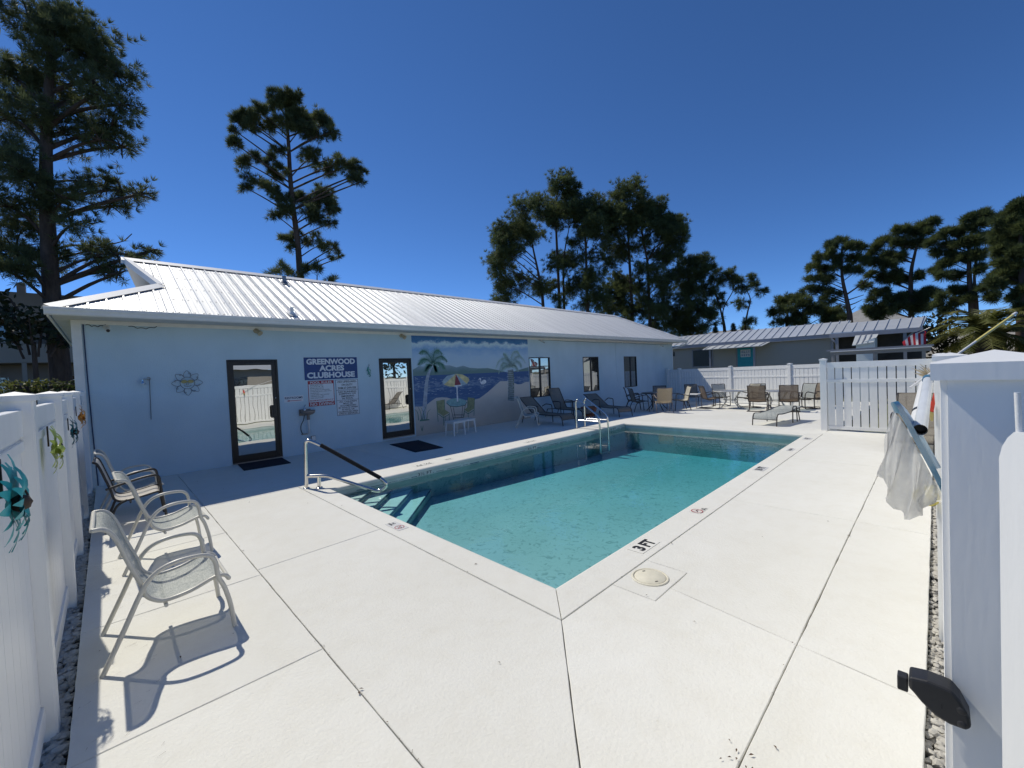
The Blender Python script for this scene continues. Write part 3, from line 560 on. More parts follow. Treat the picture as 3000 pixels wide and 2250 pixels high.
# back slope, hips, caps, gablet
BYE = 2 * RY - EY
m = MB(); m.add([(EX0, BYE, EZ), (EX1, BYE, EZ), (RX1, RY, RZ), (RX0, RY, RZ), (G[0], 2 * RY - G[1], G[2])], [(0, 4, 3, 2, 1)]); m.add([(EX1, EY, EZ), (EX1, BYE, EZ), (RX1, RY, RZ)], [(0, 1, 2)])
m.add([(EX0, EY, EZ), tuple(G), (G[0], 2 * RY - G[1], G[2]), (EX0, BYE, EZ)], [(0, 1, 2, 3)]); m.build('roof_back', 'roof_metal', club)
m = MB(); e_ = .16; m.add([on_roof(RX0 - .03, RY - e_, .028), on_roof(RX1, RY - e_, .028), (RX1, RY, RZ + .05), (RX0 - .03, RY, RZ + .05), (RX0 - .03, RY + e_, RZ - .05), (RX1, RY + e_, RZ - .05)], [(0, 1, 2, 3), (3, 2, 5, 4)]); m.build('ridge_cap', 'white_trim', club)
def cap(a, b, w, name, parent=club, off=.028):
    a, b = Vector(a), Vector(b); d = (b - a).normalized(); side = d.cross(nrm).normalized(); h = nrm * off; m = MB()
    m.add([a + side * w + h, b + side * w + h, b + h * 1.7, a + h * 1.7, a - side * w * .3 - Vector((0, 0, .05)), b - side * w * .3 - Vector((0, 0, .05))], [(0, 1, 2, 3), (3, 2, 5, 4)]); return m.build(name, 'white_trim', parent)
c0 = on_roof(EX0, EY - .03); cap(c0, tuple(G), .17, 'hip_cap'); cap((EX1, EY, EZ), (RX1, RY, RZ), -.14, 'hip_cap'); cap(tuple(G), (RX0, RY, RZ), .12, 'verge_trim')
gx = G[0] + .02; m = MB(); m.add([(gx, G[1] + .1, G[2] + .01), (gx, 2 * RY - G[1] - .1, G[2] + .01), (gx, RY, RZ - .02)], [(0, 2, 1)]); m.build('gablet_face', 'gable_vinyl', club)
m = MB(); m.add([(RX0 + .02, RY, RZ - .05), (G[0] + .0, G[1] + .02, G[2] - .01), (gx, G[1] + .16, G[2] + .02), (gx, RY, RZ - .05)], [(0, 3, 2, 1)]); m.build('gablet_soffit', 'gable_vinyl', club)
for px, py, hh, rr in ((3.03, 9.98, .17, .035), (3.62, 12.42, .20, .05)):
    p = on_roof(px, py); m = MB(); m.tube([(px, py, p[2] - .02), (px, py, p[2] + hh)], rr, 12); m.lathe([(rr + .045, .0), (rr + .03, .03), (rr + .004, .07)], p, 12); v_ = m.build('roof_vent', 'grey_metal' if rr > .04 else 'white_trim', club)
    m = MB(); m.add([on_roof(px - .09, py - .12, .024), on_roof(px + .09, py - .12, .024), on_roof(px + .09, py + .1, .024), on_roof(px - .09, py + .1, .024)], [(0, 1, 2, 3)]); m.build('flashing', 'white_trim', v_)
# cable sagging under the frieze
for (x0, x1, sag) in ((-.2, .05, .03), (.35, .75, .04), (11.6, 17.5, .02), (17.6, 22.3, .035)):
    m = MB(); m.tube([(x0 + (x1 - x0) * q / 10, WY - .02, 2.87 - sag * math.sin(PI * q / 10) - (.02 if q % 3 == 0 else 0)) for q in range(11)], .006, 5); m.build('cable', 'print_black', club)
m = MB(); m.tube([(16.92, WY - .008, 2.86), (16.93, WY - .008, 1.9), (16.98, WY - .008, 1.05)], .007, 5); m.build('conduit', 'stucco', club)
# ================================================================ mural (painted panel on the wall; its figures are flat paint built a hair proud)
mz = zoomed(1190, 960, 5.028)
def mw(px, py): p = on_y(mz(px, py), WY); return (float(p[0]), float(p[2]))
mural = thing('mural', 'painted beach mural with palms, parasol and white bird on the clubhouse wall', 'mural', (0, WY, 0))
def paint_mat(name, stops, zr, cloud=None, streak=None):
    m, nt, b, out = nodes_of(name); n, l = nt.nodes, nt.links; tc = n.new('ShaderNodeTexCoord'); sp = n.new('ShaderNodeSeparateXYZ'); l.new(tc.outputs['Object'], sp.inputs[0])
    mr = n.new('ShaderNodeMapRange'); mr.inputs[1].default_value = zr[0]; mr.inputs[2].default_value = zr[1]; l.new(sp.outputs['Z'], mr.inputs[0])
    nz = n.new('ShaderNodeTexNoise'); nz.inputs['Scale'].default_value = 2.6; nz.inputs['Detail'].default_value = 8; nz.inputs['Roughness'].default_value = 0.68; mp = n.new('ShaderNodeMapping'); mp.inputs['Scale'].default_value = streak or (1, 1, 1.6); l.new(tc.outputs['Object'], mp.inputs[0]); l.new(mp.outputs[0], nz.inputs['Vector'])
    ad = n.new('ShaderNodeMath'); ad.operation = 'MULTIPLY_ADD'; ad.inputs[1].default_value = cloud or 0.3; l.new(nz.outputs['Fac'], ad.inputs[0]); sb = n.new('ShaderNodeMath'); sb.operation = 'SUBTRACT'; sb.inputs[1].default_value = (cloud or 0.3) / 2; l.new(mr.outputs[0], sb.inputs[0]); l.new(sb.outputs[0], ad.inputs[2])
    r = n.new('ShaderNodeValToRGB'); els = r.color_ramp.elements
    while len(els) < len(stops): els.new(0.5)
    for e, (p, c) in zip(els, stops): e.position = p; e.color = (*c, 1)
    l.new(ad.outputs[0], r.inputs[0]); l.new(r.outputs[0], b.inputs['Base Color']); b.inputs['Roughness'].default_value = 0.75
    z3 = n.new('ShaderNodeTexNoise'); z3.inputs['Scale'].default_value = 55; z3.inputs['Detail'].default_value = 5; l.new(tc.outputs['Object'], z3.inputs['Vector'])
    bp = n.new('ShaderNodeBump'); bp.inputs['Strength'].default_value = 0.5; bp.inputs['Distance'].default_value = 0.012; l.new(z3.outputs['Fac'], bp.inputs['Height']); l.new(bp.outputs[0], b.inputs['Normal']); M[name] = m
paint_mat('paint_sky', [(0.0, (0.561, 0.665, 0.730)), (0.35, (0.483, 0.626, 0.769)), (0.58, (0.301, 0.483, 0.730)), (0.72, (0.665, 0.795, 0.850)), (0.79, (0.080, 0.236, 0.483)), (1.0, (0.035, 0.106, 0.301))], (1.9, 2.95), 0.42)
paint_mat('paint_sea', [(0.0, (0.16, 0.26, 0.40)), (0.45, (0.07, 0.13, 0.28)), (0.56, (0.09, 0.16, 0.31)), (0.62, (0.30, 0.38, 0.48)), (0.68, (0.07, 0.13, 0.28)), (1.0, (0.08, 0.14, 0.30))], (.6, 1.9), 1.1, (1.2, 1, 9))
paint_mat('paint_sand', [(0.0, (0.50, 0.45, 0.38)), (0.4, (0.58, 0.52, 0.45)), (0.6, (0.64, 0.58, 0.51)), (1.0, (0.66, 0.60, 0.54))], (0, 1.5), 0.6)
paint_mat('paint_hill', [(0.0, (0.17, 0.26, 0.24)), (0.35, (0.24, 0.33, 0.35)), (0.6, (0.34, 0.42, 0.49)), (1.0, (0.40, 0.48, 0.56))], (1.78, 2.15), 0.6)
for nm, c in (('paint_frond', (0.145, 0.301, 0.236)), ('paint_frond_pale', (0.405, 0.561, 0.509)), ('paint_trunk', (0.405, 0.444, 0.496)), ('paint_trunk_dark', (0.171, 0.210, 0.184)), ('paint_yellow', (0.730, 0.600, 0.301)), ('paint_wine', (0.301, 0.067, 0.080)), ('paint_bluegrey', (0.405, 0.509, 0.561)), ('paint_green', (0.106, 0.223, 0.171)), ('paint_line', (0.054, 0.080, 0.073)), ('paint_white', (0.850, 0.850, 0.850)), ('paint_glass', (0.275, 0.457, 0.444)), ('paint_cushion', (0.301, 0.314, 0.171))):
    mk(nm, c, 0.75, 0.25, 9, 0.3, 55)
LAY = [0]
def paint(name, mat, polys, lift):
    m = MB()
    for poly in polys:
        n = len(poly); m.add([(p[0], -lift, p[1]) for p in poly], [tuple(range(n))])
    return m.build(name, mat, mural)
def stroke(pts, w0, w1=None, n=5):
    w1 = w0 if w1 is None else w1; C_ = curve_pts([(p[0], p[1], 0) for p in pts], n); out = []; N = len(C_)
    for i in range(N - 1):
        a, b = C_[i], C_[i + 1]; d = (b - a).normalized(); s = Vector((-d.y, d.x, 0)); wa = w0 + (w1 - w0) * i / (N - 1); wb = w0 + (w1 - w0) * (i + 1) / (N - 1)
        out.append([(a.x - s.x * wa / 2, a.y - s.y * wa / 2), (b.x - s.x * wb / 2, b.y - s.y * wb / 2), (b.x + s.x * wb / 2, b.y + s.y * wb / 2), (a.x + s.x * wa / 2, a.y + s.y * wa / 2)])
    return out
MX0, MX1 = 6.235, 11.02
paint('painted_sky', 'paint_sky', [[(MX0, 1.75), (MX1, 1.75), (MX1, 2.864), (MX0, 2.864)]], .002)
hl = [mw(*p) for p in ((90, 620), (180, 570), (300, 570), (420, 590), (560, 555), (640, 555), (740, 585), (840, 560), (930, 590), (1060, 600), (1200, 595), (1330, 620), (1480, 655), (1600, 640), (1700, 610), (1805, 580))]
hl = [(MX0, hl[0][1])] + hl[1:-1] + [(MX1, hl[-1][1])]; m = MB(); m.strip([(p[0], -.003, 1.70) for p in hl], [(p[0], -.003, p[1]) for p in hl], False); m.build('painted_hills', 'paint_hill', mural)
zs_ = mw(400, 700)[1]; paint('painted_sea', 'paint_sea', [[(MX0, .3), (MX1, .3), (MX1, zs_), (MX0, zs_)]], .004)
sand = [(110, 1165), (250, 1160), (310, 1130), (370, 1080), (440, 1035), (520, 1025), (600, 1030), (700, 1060), (850, 1075), (1000, 1060), (1080, 1040), (1200, 950), (1290, 870), (1380, 790), (1480, 785), (1560, 805), (1640, 835), (1700, 830), (1760, 800), (1815, 795)]
sp_ = [mw(*p) for p in sand]; sp_ = [(MX0, sp_[0][1])] + sp_[1:-1] + [(MX1, sp_[-1][1])]
m = MB(); m.strip([(p[0], -.005, -.42) for p in sp_], [(p[0], -.005, p[1]) for p in sp_], False); m.build('painted_sand', 'paint_sand', mural)
tr1 = [mw(*p) for p in ((255, 1360), (275, 1100), (300, 800), (340, 640), (385, 540))]; paint('painted_trunk', 'paint_trunk', stroke(tr1, .15, .07), .007)
def frond(pts, name='painted_frond', mat='paint_frond', dens=26, ln=.16, w=.02):
    q = [mw(*p) for p in pts]; polys = stroke(q, .02, .008); C_ = curve_pts([(p[0], p[1], 0) for p in q], dens // max(1, len(q) - 1)); random.seed(len(pts) * 7 + int(pts[-1][0]))
    for i in range(2, len(C_) - 1):
        d = (C_[i + 1] - C_[i]).normalized(); f_ = math.sin(PI * (i / len(C_)) ** .7) * .8 + .3
        for sgn in (-1, 1):
            v = Vector((-d.y, d.x, 0)) * sgn * .75 + d * .6; v.z = 0; v.y -= .35; v.normalize(); L = ln * f_ * random.uniform(.7, 1.1); e = C_[i] + v * L; s = Vector((-v.y, v.x, 0)) * w / 2
            polys.append([(C_[i].x - s.x, C_[i].y - s.y), (e.x, e.y), (C_[i].x + s.x, C_[i].y + s.y)])
    return paint(name, mat, polys, .0085)
for pts in ([(385, 540), (360, 450), (300, 370), (240, 345), (195, 385)], [(385, 540), (300, 470), (230, 480), (180, 550)], [(390, 530), (395, 440), (420, 360), (470, 335), (525, 390)], [(390, 535), (450, 450), (530, 430), (600, 500)], [(390, 545), (470, 520), (530, 550), (560, 610)], [(385, 550), (320, 570), (285, 640)], [(395, 550), (430, 590), (445, 650)]): frond(pts)
tr2 = [mw(*p) for p in ((1540, 1075), (1545, 900), (1545, 750), (1535, 620))]; paint('painted_trunk', 'paint_trunk_dark', stroke(tr2, .30, .26), .007)
random.seed(5); dia = []
for r_ in range(16):
    for c_ in range(5):
        zz = tr2[0][1] + (tr2[-1][1] - tr2[0][1]) * (r_ + .5) / 16; xx = tr2[0][0] + (c_ - 2 + (.5 if r_ % 2 else 0)) * .058; s = .021; dia.append([(xx - s, zz), (xx, zz - s * 1.1), (xx + s, zz), (xx, zz + s * 1.6)])
paint('painted_bark_scales', 'paint_trunk', dia, .0085)
for pts in ([(1540, 560), (1500, 480), (1430, 460), (1360, 500), (1315, 610)], [(1540, 560), (1550, 430), (1590, 360), (1640, 360), (1670, 410)], [(1540, 560), (1600, 450), (1680, 425), (1755, 520)], [(1540, 570), (1450, 520), (1400, 560), (1360, 680)], [(1540, 570), (1620, 500), (1680, 530), (1690, 590)], [(1535, 570), (1480, 430), (1430, 390)], [(1540, 580), (1600, 560), (1650, 640)], [(1540, 580), (1460, 570), (1400, 640)]): frond(pts, mat='paint_frond_pale', ln=.14)
C0 = mw(728, 680); rim = [mw(*p) for p in ((530, 800), (550, 840), (620, 862), (710, 870), (815, 855), (890, 830), (930, 770))]; tops = [mw(*p) for p in ((530, 800), (560, 740), (640, 695))]; 
cols = ['paint_bluegrey', 'paint_yellow', 'paint_yellow', 'paint_wine', 'paint_bluegrey', 'paint_yellow']
for i, c in enumerate(cols): paint('painted_parasol_panel', c, [[C0, rim[i], rim[i + 1]]], .0085)
paint('painted_parasol_panel', 'paint_bluegrey', [[C0, mw(600, 710), mw(545, 765), rim[0]]], .0087); paint('painted_parasol_panel', 'paint_yellow', [[C0, mw(830, 690), mw(910, 735), rim[6]]][:1], .0087)
paint('painted_parasol_panel', 'paint_white', [[mw(710, 850), mw(815, 838), mw(815, 858), mw(710, 875)]], .0095)
paint('painted_pole', 'paint_white', stroke([mw(745, 870), mw(755, 1090)], .05), .0085)
el = [mw(740 + 152 * math.cos(a), 1102 + 62 * math.sin(a)) for a in [2 * PI * k / 32 for k in range(32)]]; paint('painted_table', 'paint_glass', [el], .0075)
lines = []
for pr in (((650, 1160), (700, 1365)), ((690, 1170), (720, 1330)), ((830, 1150), (815, 1330)), ((870, 1130), (835, 1340)), ((695, 1285), (835, 1285)), ((695, 1330), (835, 1322)), ((592, 1110), (640, 1155)), ((640, 1155), (740, 1165)), ((740, 1165), (860, 1145)), ((860, 1145), (892, 1095))): lines += stroke([mw(*pr[0]), mw(*pr[1])], .018, None, 1)
paint('painted_table_legs', 'paint_line', lines, .0092)
for bk_, st_, ln_ in (([(445, 1080), (560, 1058), (565, 1210), (465, 1250)], [(465, 1250), (565, 1205), (632, 1250), (545, 1305)], [((445, 1080), (468, 1385)), ((545, 1305), (550, 1440)), ((632, 1250), (632, 1370)), ((468, 1270), (545, 1325)), ((545, 1325), (632, 1275)), ((560, 1058), (565, 1210)), ((570, 1300), (572, 1385))]),
                     ([(905, 1025), (1005, 1040), (998, 1195), (900, 1180)], [(855, 1210), (900, 1170), (995, 1190), (910, 1250)], [((1005, 1040), (995, 1300)), ((910, 1250), (912, 1330)), ((855, 1210), (850, 1310)), ((855, 1230), (910, 1270)), ((910, 1270), (995, 1215)), ((905, 1025), (900, 1180))])):
    paint('painted_chair_back', 'paint_cushion', [[mw(*p) for p in bk_]], .0088); paint('painted_chair_seat', 'paint_cushion', [[mw(*p) for p in st_]], .0088); q = []
    for a, b in ln_: q += stroke([mw(*a), mw(*b)], .022, None, 1)
    paint('painted_chair_legs', 'paint_green', q, .0098)
bird = [(1075, 745), (1085, 738), (1098, 745), (1100, 765), (1090, 785), (1100, 800), (1115, 785), (1140, 765), (1165, 770), (1178, 795), (1170, 815), (1140, 835), (1110, 835), (1090, 815), (1085, 790), (1088, 770), (1075, 760), (1052, 772)]
m = MB(); bp_ = [mw(*p) for p in bird]; cx_, cz_ = mw(1125, 805); m.add([(p[0], -.0085, p[1]) for p in bp_], [tuple(range(len(bp_)))]); m.build('painted_bird', 'paint_white', mural)
q = []
for bx_, s_ in ((240, 1), (270, -1), (225, -1), (300, 1), (180, -1)): q += stroke([mw(bx_, 1365), mw(bx_ + 15 * s_, 1250), mw(bx_ + 60 * s_, 1140 + abs(240 - bx_))], .03, .005)
for bx_ in (205, 225, 245, 255): q += stroke([mw(232, 1525), mw(bx_, 1440)], .02, .004)
q += stroke([mw(200, 1368), mw(340, 1355)], .05, .03)
paint('painted_grass', 'paint_green', q, .0088)
random.seed(9); q = []
for k_ in range(90):
    px, py = random.uniform(110, 1250), random.uniform(720, 980)
    if py > 1040 - max(0, px - 1000) * .9: continue
    w_ = random.uniform(15, 40); q += stroke([mw(px, py), mw(px + w_ / 2, py + random.uniform(2, 6)), mw(px + w_, py)], .012, .006, 2)
paint('painted_wave_crests', 'paint_bluegrey', q, .0062)
# ================================================================ signs
def sign(name, label, x0, x1, z0, z1, mat, border=None):
    t = thing(name, label, 'sign', ((x0 + x1) / 2, WY - .006, (z0 + z1) / 2)); w, h = (x1 - x0) / 2, (z1 - z0) / 2; m = MB(); m.box(-w, w, 0, .005, -h, h); m.build('panel', mat, t)
    if border: m = MB(); frame_rect(m, -w, w, -h, h, -.001, .0, border[1]); m.build('border', border[0], t)
    return t
def line(t, s, cx, cz, w, h, mat, bold=0.02): return lettering(s, w, h, mat, t, (cx, -.0022, cz), WALLROT, bold)
t = sign('clubhouse_sign', 'blue GREENWOOD ACRES CLUBHOUSE sign between the two glass doors', 3.34, 4.62, 1.725, 2.26, 'sign_blue')
line(t, 'GREENWOOD', 0, .165, 1.17, .14, 'sign_white', .045); line(t, 'ACRES', 0, .005, .60, .14, 'sign_white', .045); line(t, 'CLUBHOUSE', -.01, -.16, 1.15, .145, 'sign_white', .045)
t = sign('pool_rules_sign', 'red and white POOL RULES sign with NO DIVING across its foot', 3.40, 4.005, 1.095, 1.70, 'sign_white', ('print_red', .014))
m = MB(); m.box(-.3025, .3025, -.0012, 0, .225, .3025); m.build('header_band', 'print_red', t); m = MB(); m.box(-.3025, .3025, -.0012, 0, -.3025, -.205); m.build('footer_band', 'print_red', t)
line(t, 'POOL RULES', 0, .262, .50, .055, 'sign_white'); line(t, 'NO DIVING', 0, -.255, .54, .075, 'sign_white')
for i, (s, w) in enumerate((('SHOWER BEFORE ENTERING', .30), ('POOL HOURS 9 AM - 9 PM', .30), ('BATHING LOAD 30 PERSONS', .31), ('DO NOT USE POOL IF ILL WITH DIARRHEA', .45), ('NO FOOD, DRINK, GLASS OR ANIMALS IN POOL', .50), ('OR ON POOL DECK', .20), ('CHILDREN UNDER 12 MUST HAVE ADULT', .44), ('SUPERVISION AT ALL TIMES', .31), ('DO NOT SWALLOW WATER', .29))): line(t, s, -.255 + w / 2, .200 - i * .0385, w, .021, 'print_black', .01)
line(t, "MAXIMUM POOL DEPTH 5' 0\"", 0, -.165, .54, .034, 'print_red')
t = sign('lifeguard_sign', 'tall white NO LIFEGUARD ON DUTY sign below the blue sign', 4.05, 4.615, .81, 1.70, 'sign_white', ('print_navy', .008))
for s, z, w, h in (('-NO LIFEGUARD-', .395, .50, .050), ('ON DUTY', .315, .28, .050), ('SWIM AT OWN RISK', .235, .47, .055), ('NO RUNNING', .140, .45, .043), ('JUMPING OR', .085, .44, .043), ('SMOKING', .030, .33, .043), ('IN POOL', -.025, .28, .043), ('ALL CHILDREN', -.105, .44, .036), ('MUST BE', -.155, .24, .036), ('ACCOMPANIED', -.205, .40, .036), ('BY ADULTS WHEN', -.255, .48, .036), ('IN POOL OR', -.305, .32, .036), ('CLUBHOUSE AREA.', -.355, .51, .036), ('-STRICTLY ENFORCED-', -.405, .50, .042)): line(t, s, 0, z, w, h, 'print_black')
for z in (.185, -.065): m = MB(); m.box(-.275, .275, -.0012, 0, z - .004, z + .004); m.build('rule_line', 'print_navy', t)
t = sign('restrooms_sign', 'small white RESTROOMS sign with red arrow beside the first door', 2.875, 3.285, 1.235, 1.38, 'sign_white'); line(t, 'RESTROOMS', 0, .025, .38, .05, 'print_navy')
m = MB(); m.box(-.10, .16, -.0012, 0, -.046, -.034); m.add([(-.16, -.0012, -.04), (-.095, -.0012, -.058), (-.095, -.0012, -.022)], [(0, 1, 2)]); m.build('arrow', 'print_red', t)
# ================================================================ wall fittings
t = thing('drinking_fountain', 'wall drinking fountain with bowl and white waste pipe below RESTROOMS sign', 'fountain', (3.31, WY, 0)); m = MB()
m.add([], []); A = []; Bq = []
prof = [(.0, .93), (.09, .925), (.14, .96), (.155, 1.02), (.15, 1.025), (.13, .975), (.08, .945), (0, .945)]
m.lathe(prof, (.02, -.14, 0), 24); m.build('bowl', 'taupe', t); m = MB(); m.box(-.14, .12, -.02, 0, .9, 1.05); m.build('back_plate', 'taupe', t, .004)
m = MB(); m.tube(curve_pts([(-.06, -.16, .98), (-.06, -.16, 1.08), (-.05, -.14, 1.13), (-.02, -.12, 1.15)], 4), .012, 8); m.lathe([(.03, 1.03), (.03, 1.08), (0, 1.09)], (-.06, -.16, 0), 12); m.build('spout', 'steel', t)
m = MB(); m.tube([(.03, -.10, .93), (.03, -.10, .80)], .035, 12); m.build('trap_coupling', 'taupe', t); m = MB(); m.tube([(.03, -.10, .82), (.03, -.10, .50), (.03, -.02, .47)], .026, 10); m.build('waste_pipe', 'white_plastic', t)
m = MB(); m.tube(curve_pts([(-.05, -.1, .93), (-.07, -.07, .80), (-.12, -.04, .68), (-.12, -.03, .55), (-.09, -.03, .48)], 5), .008, 6); m.build('supply_hose', 'print_black', t); m = MB(); m.box(-.11, .05, -.03, 0, .455, .475); m.build('outlet_plate', 'taupe', t)
t = thing('outlet_box', 'small grey outlet box low on wall under the fountain', 'outlet', (3.45, WY, .34)); m = MB(); m.box(-.05, .05, -.045, 0, -.06, .06); m.build('box', 'grey_metal', t, .005); m = MB(); m.box(-.04, .04, -.055, -.046, -.05, .05); m.build('cover', 'white_trim', t, .003)
t = thing('gecko_ornament', 'green wire gecko ornament hanging left of the second door', 'ornament', (4.925, WY - .02, 1.9)); m = MB()
m.tube(curve_pts([(0, 0, .17), (.012, 0, .15), (0, 0, .12), (-.005, 0, .08)], 4), .006, 6); m.build('hook', 'wire_grey', t); m = MB(); m.tube(curve_pts([(-.02, 0, .09), (-.035, -.01, .03), (-.02, -.015, -.03), (.0, -.01, -.08), (.03, 0, -.11), (.02, 0, -.15), (-.01, 0, -.14)], 5), [.018 - .0004 * i for i in range(31)], 8); m.build('body', 'gecko_green', t)
m = MB(); m.tube([(-.03, -.01, .04), (-.07, 0, .0)], .008, 6); m.tube([(-.02, -.01, .05), (.035, 0, .03), (.045, 0, -.02)], .008, 6); m.tube([(-.01, -.01, -.04), (.05, 0, -.06)], .008, 6); m.tube([(-.01, -.01, -.06), (-.05, 0, -.10)], .008, 6); m.build('legs', 'gecko_green', t)
t = thing('sun_ornament', 'wire sun face with sunglasses hanging on the blue wall', 'ornament', (1.15, WY - .05, 1.77)); m = MB()
ring = lambda cx, cz, r, n=24, ph=0: [(cx + r * math.cos(ph + 2 * PI * k / n), 0, cz + r * math.sin(ph + 2 * PI * k / n)) for k in range(n)]
m.tube(ring(0, 0, .115), .0055, 6, True); m.build('face_ring', 'wire_grey', t)
for k in range(8):
    a = k * PI / 4 + PI / 2; c, s = math.cos(a), math.sin(a); P = lambda r, tt: (c * r - s * tt, 0, s * r + c * tt); m = MB(); m.tube(curve_pts([P(.115, -.045), P(.17, -.055), P(.245, 0), P(.17, .055), P(.115, .045)], 4), .0045, 5); m.build('ray', 'wire_grey', t)
    b = a + PI / 8; c2, s2 = math.cos(b), math.sin(b); Q = lambda r, tt: (c2 * r - s2 * tt, 0, s2 * r + c2 * tt); m = MB(); m.tube(curve_pts([Q(.115, 0), Q(.16, .0), Q(.195, .02), Q(.20, .045), Q(.18, .045), Q(.178, .03)], 3), .004, 5); m.build('curl', 'wire_grey', t)
m = MB(); m.tube(curve_pts([(-.06, 0, -.045), (-.03, 0, -.065), (.03, 0, -.065), (.06, 0, -.045)], 4), .005, 5); m.tube(ring(0, -.02, .018, 10), .004, 5, True); m.build('smile', 'wire_grey', t)
for s in (-1, 1): m = MB(); m.prism([(s * .05 + .045 * math.cos(2 * PI * k / 14), .03 + .026 * math.sin(2 * PI * k / 14)) for k in range(14)], 'y', -.006, .0); m.tube([(s * .05 + .047 * math.cos(2 * PI * k / 14), -.004, .03 + .028 * math.sin(2 * PI * k / 14)) for k in range(14)], .005, 5, True); m.build('sunglass_lens', 'yellow', t)
t = thing('outdoor_shower', 'small wall shower head with thin pull chain on blue wall', 'shower', (.56, WY, 1.85)); m = MB(); m.tube([(.02, 0, .03), (.02, -.06, .03), (-.06, -.09, .02)], .011, 8); m.lathe([(.02, .01), (.02, -.02), (.045, -.06), (.045, -.07), (0, -.07)], (-.07, -.09, 0), 16); m.build('shower_head', 'steel', t)
m = MB(); m.lathe([(0, -.01), (.03, -.01), (.03, 0)], (.02, 0, .03), 14, 'y'); m.build('wall_flange', 'steel', t); m = MB(); m.tube([(.03, -.02, .03), (.015, -.02, -.74)], .006, 5); m.build('pull_rod', 'wire_grey', t)
def camera_dome(x, z, lab, s=1.0):
    t = thing('security_camera', lab, 'camera', (x, WY, z)); m = MB(); m.lathe([(0, -.03), (.045 * s, -.03), (.05 * s, 0)], (0, 0, .02), 16, 'y'); m.build('base', 'white_plastic', t); m = MB(); m.tube([(0, -.03, .01), (.01, -.09, -.02), (.015, -.15, -.05)], .032 * s, 12); m.build('housing', 'white_plastic', t); m = MB(); m.lathe([(0, -.012), (.024 * s, -.012), (.027 * s, 0)], (.0155, -.15, -.05), 14, 'y'); m.build('lens', 'blackplastic', t)
camera_dome(.06, 2.80, 'white security camera under the eave at the left wall end'); camera_dome(11.75, 2.80, 'white security camera under the eave right of the mural', .8); camera_dome(21.4, 2.78, 'white security camera under the eave near the far wall corner', .8)
def flood(x, z, lab):
    t = thing('floodlight', lab, 'light', (x, WY, z)); m = MB(); m.lathe([(0, -.03), (.05, -.03), (.055, 0)], (0, 0, .02), 16, 'y'); m.build('base', 'tan_plastic', t); m = MB(); m.tube([(0, -.03, .02), (.01, -.07, .0)], .014, 8); m.tube([(.0, -.05, .02), (.05, -.13, -.05)], [.03, .058], 14); m.build('lamp_head', 'tan_plastic', t)
flood(2.40, 2.83, 'tan floodlight under the eave between sun ornament and clubhouse sign'); flood(5.92, 2.83, 'tan floodlight under the eave above the second door')
def doormat(lab, poly):
    t = thing('doormat', lab, 'mat', (0, 0, .0)); m = MB(); m.prism(poly, 'z', .002, .014); m.build('pad', 'mat_rubber', t, .003)
doormat('navy doormat in front of the first glass door', [(1.84, 9.5), (2.68, 9.46), (2.74, 10.30), (1.9, 10.33)])
doormat('larger navy doormat lying askew before the second glass door', [(4.86, 8.17), (5.57, 8.10), (5.84, 9.62), (5.05, 9.70)])
# ================================================================ pool handrail and ladder
t = thing('pool_handrail', 'bent steel handrail with black foam grip at the corner pool steps', 'handrail', (2.19, 7.02, 0), -PI / 4)
def arc3(p, r=.06):   # round the corners of a polyline
    out = [Vector(p[0])]
    for i in range(1, len(p) - 1):
        a, b, c = Vector(p[i - 1]), Vector(p[i]), Vector(p[i + 1]); d1 = (a - b).normalized(); d2 = (c - b).normalized(); rr = min(r, (a - b).length * .45, (c - b).length * .45); s, e = b + d1 * rr, b + d2 * rr
        for k in range(7): u = k / 6; out.append((1 - u) ** 2 * s + 2 * u * (1 - u) * b + u * u * e)
    out.append(Vector(p[-1])); return out
R_ = .028
m = MB(); m.tube(arc3([(0, 0, 0), (0.03, 0, .79), (.27, 0, .68), (1.2, 0, .11), (1.30, 0, .0), (1.16, 0, -.105), (.34, 0, .19), (.02, 0, .195)], .10), R_, 14); m.build('rail', 'steel', t)
m = MB(); m.tube([(.208, 0, 0), (.208, 0, .19)], R_, 12); m.build('post', 'steel', t)
m = MB(); m.tube([(.27, 0, .68), (.7, 0, .4165), (1.19, 0, .116)], .031, 14); m.build('foam_grip', 'foam', t)
for s in (0, .208): m = MB(); m.lathe([(.022, .012), (.045, .010), (.05, .0)], (s, 0, .004), 18); m.build('escutcheon', 'steel', t)
t = thing('pool_ladder', 'steel pool ladder with two curved rails on the far pool edge', 'ladder', (0, 0, 0))
for x in (9.62, 10.03):
    m = MB(); m.tube(arc3([(x, 7.27, 0), (x, 7.27, .76), (x, 7.20, .84), (x, 6.50, .38), (x, 6.48, .2), (x, 6.48, -.75)], .09), .025, 12); m.build('rail', 'steel', t); m = MB(); m.tube([(x, 7.26, .24), (x, 6.50, .24)], .017, 10); m.build('brace', 'steel', t)
    m = MB(); m.lathe([(.022, .012), (.045, .010), (.05, .0)], (x, 7.27, .004), 18); m.build('escutcheon', 'steel', t)
for z in (-.35, -.65): m = MB(); m.box(9.63, 10.02, 6.44, 6.52, z - .012, z + .012); m.build('tread', 'white_plastic', t, .005)

